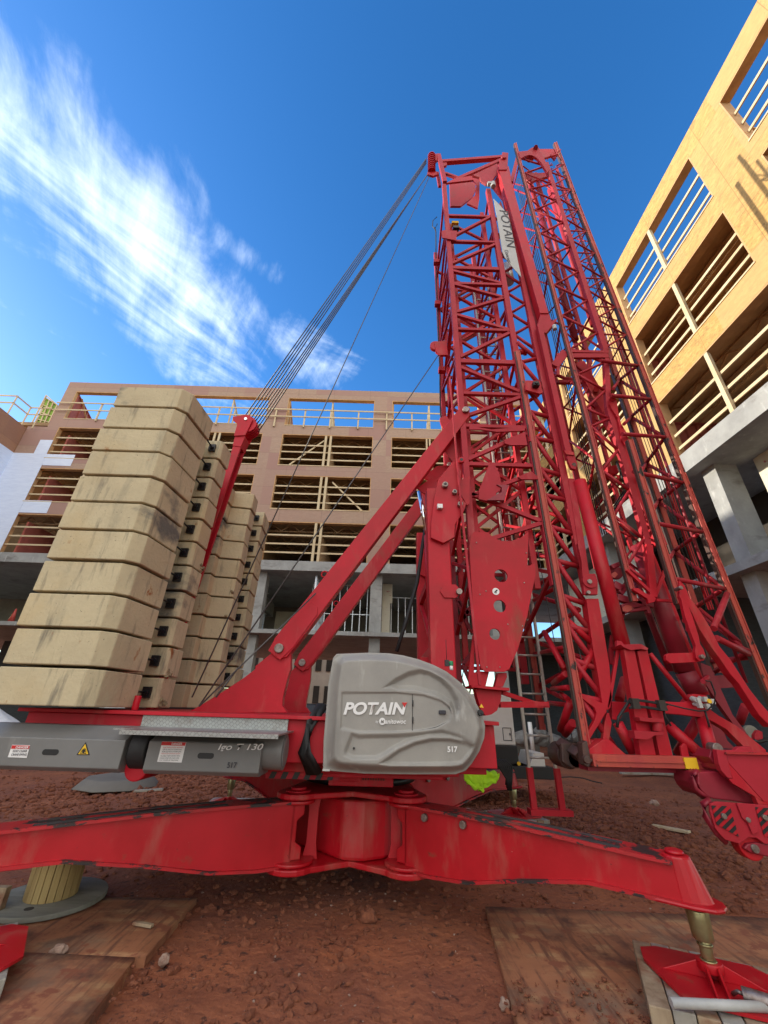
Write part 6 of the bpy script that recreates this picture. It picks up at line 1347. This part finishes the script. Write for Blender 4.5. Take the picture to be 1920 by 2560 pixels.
# winter trees beyond the building
def tree(x,y,h,seed,label):
    rnd=random.Random(seed); root=empty('bare_tree',(x,y,0)); tag(root,label,'tree','bare trees beyond the building')
    m=MB(); tips=[]
    def br_(p,d,l,r,lev):
        q=p+d*l; m.tube(p,q,r,r*.65,n=6)
        if lev==0: tips.append(q); return
        for _ in range(3 if lev>1 else 2):
            nd=(d+Vector((rnd.uniform(-.7,.7),rnd.uniform(-.7,.7),rnd.uniform(-.1,.5)))).normalized(); br_(q,nd,l*rnd.uniform(.6,.8),r*.6,lev-1)
    br_(Vector((x,y,-.2)),Vector((0,0,1)),h*.32,.16,4); m.build('trunk',m_bark,root)
    m=MB()
    for t in tips:
        for k in range(7):
            c=t+Vector((rnd.gauss(0,.5),rnd.gauss(0,.5),rnd.gauss(0,.5))); a=Vector((rnd.gauss(0,1),rnd.gauss(0,1),rnd.gauss(0,1))).normalized()*.12; b=a.orthogonal().normalized()*.08
            m.add([c-a,c-b,c+a,c+b],[(0,1,2,3)])
    m.build('crown',m_leaf,root,fixn=False)
for i,(x,y,h) in enumerate(((4.5,42,9),(9.5,46,10),(-20,48,10),(13,40,8),(0,52,10))): tree(x,y,h,50+i,['tall bare tree seen through the ground storey just left of the ladder','bare tree behind the orange dumpster','bare tree far left beyond the block','bare tree right of the dumpster','bare tree between the far building and the generator'][i])
# =====================================================================
# CAMERA, LIGHT, SKY
# =====================================================================
cam=bpy.data.cameras.new('camera'); co=bpy.data.objects.new('camera',cam); COL.objects.link(co); S.camera=co
co.location=(0,0,H); cam.sensor_fit='HORIZONTAL'; cam.sensor_width=36; cam.lens=36*F/1920; cam.clip_end=2000; cam.clip_start=.05
f=Vector((0,math.cos(P),math.sin(P))); up0=Vector((0,-math.sin(P),math.cos(P))); rt=Vector((1,0,0))
# roll: picture right/up axes
r_=rt*math.cos(R)+up0*math.sin(R); u_=-rt*math.sin(R)+up0*math.cos(R)
M=Matrix((r_,u_,-f)).transposed(); co.rotation_euler=M.to_euler()
SUN_EL=math.radians(17.5); SAZ=Vector((-.98,.20,0)).normalized()
sd=Vector((SAZ.x*math.cos(SUN_EL),SAZ.y*math.cos(SUN_EL),math.sin(SUN_EL)))
sun=bpy.data.lights.new('sun','SUN'); sun.energy=2.35; sun.angle=math.radians(.5); sun.color=(1,.90,.74)
so=bpy.data.objects.new('sun',sun); COL.objects.link(so); so.rotation_euler=sd.to_track_quat('Z','Y').to_euler(); so.location=(-30,5,30)
wd=bpy.data.worlds.new('World'); S.world=wd; wd.use_nodes=True; nt=wd.node_tree; N=nt.nodes; L=nt.links; bg=N['Background']
sky=N.new('ShaderNodeTexSky'); sky.sky_type='NISHITA'; sky.sun_disc=False; sky.sun_elevation=SUN_EL; sky.sun_rotation=math.atan2(sd.x,sd.y); sky.altitude=200; sky.air_density=1.0; sky.dust_density=.4; sky.ozone_density=2.2
hs=N.new('ShaderNodeHueSaturation'); hs.inputs['Hue'].default_value=.507; hs.inputs['Saturation'].default_value=1.33; hs.inputs['Value'].default_value=.86; L.new(sky.outputs[0],hs.inputs['Color'])
tc=N.new('ShaderNodeTexCoord'); sx=N.new('ShaderNodeSeparateXYZ'); L.new(tc.outputs['Generated'],sx.inputs[0])
def mth(op,a,b=None,c=None):
    n=N.new('ShaderNodeMath'); n.operation=op
    for i,v in enumerate((a,b,c)):
        if v is None: continue
        if isinstance(v,(int,float)): n.inputs[i].default_value=v
        else: L.new(v,n.inputs[i])
    return n.outputs[0]
zc=mth('MAXIMUM',sx.outputs[2],.05); cx=mth('DIVIDE',sx.outputs[0],zc); cy=mth('DIVIDE',sx.outputs[1],zc)
# cloud sheet coordinates: ground-plane projection of the view direction
def cn(scale,rot,st,detail,loc=(0,0,0),dist=0):
    cb=N.new('ShaderNodeCombineXYZ'); L.new(cx,cb.inputs[0]); L.new(cy,cb.inputs[1])
    mp=N.new('ShaderNodeMapping'); mp.vector_type='TEXTURE'; mp.inputs['Rotation'].default_value=(0,0,rot); mp.inputs['Scale'].default_value=st; mp.inputs['Location'].default_value=loc; L.new(cb.outputs[0],mp.inputs[0])
    nz=N.new('ShaderNodeTexNoise'); nz.inputs['Scale'].default_value=scale; nz.inputs['Detail'].default_value=detail; nz.inputs['Roughness'].default_value=.62; nz.inputs['Distortion'].default_value=dist; L.new(mp.outputs[0],nz.inputs[0]); return nz.outputs[0]
def band(ax,ay,bx,by,w,soft):
    """soft streak between two points of the cloud plane"""
    dx,dy=bx-ax,by-ay; Ls=dx*dx+dy*dy
    t=mth('MULTIPLY_ADD',mth('SUBTRACT',cx,ax),dx/Ls,mth('MULTIPLY',mth('SUBTRACT',cy,ay),dy/Ls)); t=mth('MINIMUM',mth('MAXIMUM',t,0),1)
    ex=mth('SUBTRACT',mth('SUBTRACT',cx,ax),mth('MULTIPLY',t,dx)); ey=mth('SUBTRACT',mth('SUBTRACT',cy,ay),mth('MULTIPLY',t,dy))
    d=mth('SQRT',mth('ADD',mth('MULTIPLY',ex,ex),mth('MULTIPLY',ey,ey)))
    mr=N.new('ShaderNodeMapRange'); mr.interpolation_type='SMOOTHSTEP'; mr.inputs[1].default_value=w; mr.inputs[2].default_value=w*(1-soft); L.new(d,mr.inputs[0]); return mr.outputs[0]
def cp(px,py):
    r=ray(px,py); return (r[0]/r[2],r[1]/r[2])
b1_=band(*cp(-60,300),*cp(330,560),.40,1); b2_=band(*cp(200,480),*cp(500,850),.52,1); b3_=band(*cp(620,800),*cp(790,890),.30,1.0); b4_=band(*cp(0,760),*cp(480,930),.30,1.0); b5_=band(*cp(560,600),*cp(680,680),.10,1.0)
msk=mth('MAXIMUM',mth('MAXIMUM',b1_,b2_),mth('MAXIMUM',mth('MULTIPLY',b3_,.80),mth('MAXIMUM',mth('MULTIPLY',b4_,.45),mth('MULTIPLY',b5_,.8))))
dxy=(cp(470,830)[0]-cp(-60,260)[0],cp(470,830)[1]-cp(-60,260)[1]); rt_=math.atan2(dxy[1],dxy[0])
n1=cn(2.6,rt_-.25,(1.45,.95,1),12,dist=1.5); n2=cn(9,rt_+.9,(2.8,.8,1),9,(2,1,0),dist=.3)
nn=mth('ADD',mth('MULTIPLY',n1,.66),mth('MULTIPLY',n2,.34))
cl=mth('ADD',mth('SUBTRACT',nn,.64),mth('MULTIPLY',msk,.30)); mr=N.new('ShaderNodeMapRange'); mr.interpolation_type='SMOOTHSTEP'; mr.inputs[1].default_value=.0; mr.inputs[2].default_value=.38; mr.inputs[4].default_value=.90; L.new(mth('MULTIPLY',cl,mth('MINIMUM',mth('MULTIPLY',msk,2.5),1)),mr.inputs[0])
mx=N.new('ShaderNodeMix'); mx.data_type='RGBA'; L.new(mr.outputs[0],mx.inputs[0]); L.new(hs.outputs[0],mx.inputs[6]); mx.inputs[7].default_value=(4.1,4.6,5.2,1)
# fill light: bright cloud bank added out of view behind the camera
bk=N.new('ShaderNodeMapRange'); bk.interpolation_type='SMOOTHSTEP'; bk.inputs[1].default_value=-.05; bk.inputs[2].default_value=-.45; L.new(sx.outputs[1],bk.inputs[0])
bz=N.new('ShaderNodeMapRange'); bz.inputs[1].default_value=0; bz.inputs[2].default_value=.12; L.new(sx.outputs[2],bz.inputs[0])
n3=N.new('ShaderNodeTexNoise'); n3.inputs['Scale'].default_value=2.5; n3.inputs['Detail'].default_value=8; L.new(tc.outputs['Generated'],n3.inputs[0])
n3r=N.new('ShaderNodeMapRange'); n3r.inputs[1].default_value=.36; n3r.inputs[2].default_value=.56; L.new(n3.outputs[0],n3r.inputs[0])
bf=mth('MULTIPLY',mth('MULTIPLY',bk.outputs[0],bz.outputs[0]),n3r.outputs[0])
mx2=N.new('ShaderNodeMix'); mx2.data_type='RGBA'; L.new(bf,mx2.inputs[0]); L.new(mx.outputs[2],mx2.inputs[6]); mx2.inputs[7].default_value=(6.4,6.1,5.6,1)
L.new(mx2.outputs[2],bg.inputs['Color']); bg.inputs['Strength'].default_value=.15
S.view_settings.view_transform='Standard'; S.view_settings.look='None'; S.view_settings.exposure=1.42; S.view_settings.gamma=1
S.render.engine='CYCLES'; S.cycles.max_bounces=8; S.cycles.diffuse_bounces=5; S.cycles.glossy_bounces=4
S.render.resolution_x=768; S.render.resolution_y=1024
# put the origin of every single-mesh thing at its base
for o in list(COL.objects):
    if o.type=='MESH' and o.parent is None and not o.children and 'category' in o and o.matrix_world.is_identity if False else (o.type=='MESH' and o.parent is None and not o.children and o.get('category')):
        vs=[v.co for v in o.data.vertices]; c=Vector((sum(v.x for v in vs)/len(vs),sum(v.y for v in vs)/len(vs),min(v.z for v in vs)))
        o.data.transform(Matrix.Translation(-c)); o.location=c

# every detached piece of a part becomes a part of its own
NOSPLIT={'lettering','stripes','grille','gear_teeth','windows','lacing','floor_truss','hazard_symbol','hazard_stripes','core_slats','crown','trunk','service_door','hanging_rope','hoist_ropes','stay_rope','metal_studs','stud_row','partition_wall','hose_bundle','ground','chord_','weld_bead','chipped','grab_slot','rope_fittings','safety_harness','steel_bundle','turret_lattice','gusset','sill'}
def islands(me):
    n=len(me.vertices); par=list(range(n))
    def fd(a):
        while par[a]!=a: par[a]=par[par[a]]; a=par[a]
        return a
    for e in me.edges:
        a,b=fd(e.vertices[0]),fd(e.vertices[1])
        if a!=b: par[a]=b
    g={}
    for i in range(n): g.setdefault(fd(i),[]).append(i)
    return list(g.values())
def split_all():
    for o in list(COL.objects):
        if o.type!='MESH' or o.parent is None or o.name.split('.')[0] in NOSPLIT or len(o.data.vertices)>3000: continue
        isl=islands(o.data)
        if not 2<=len(isl)<=60: continue
        V=o.data.vertices; bb=[]
        for g in isl:
            xs=[V[i].co for i in g]; bb.append([[min(c[k] for c in xs)-.012 for k in range(3)],[max(c[k] for c in xs)+.012 for k in range(3)]])
        lab=list(range(len(isl))); ch=True
        def f(a):
            while lab[a]!=a: a=lab[a]
            return a
        for i in range(len(isl)):
            for j in range(i):
                if all(bb[i][0][k]<=bb[j][1][k] and bb[j][0][k]<=bb[i][1][k] for k in range(3)):
                    a,b=f(i),f(j)
                    if a!=b: lab[a]=b
        gr={}
        for i in range(len(isl)): gr.setdefault(f(i),[]).extend(isl[i])
        if len(gr)<2: continue
        gl=list(gr.values()); base=o.data; nm=o.name.split('.')[0]; own={}
        for gi,g in enumerate(gl):
            for i in g: own[i]=gi
        sing=nm[:-1] if nm.endswith('s') and not nm.endswith('ss') and nm not in('brace_chords',) else nm
        for gi in range(len(gl)):
            bm=bmesh.new(); bm.from_mesh(base); bm.verts.ensure_lookup_table()
            bmesh.ops.delete(bm,geom=[v for v in bm.verts if own[v.index]!=gi],context='VERTS')
            me=bpy.data.meshes.new(sing); bm.to_mesh(me); bm.free()
            for m_ in base.materials: me.materials.append(m_)
            if gi==0: o.data=me; o.name=sing if nm!=sing else o.name
            else:
                c=o.copy(); c.data=me; c.name=sing; COL.objects.link(c)
split_all()
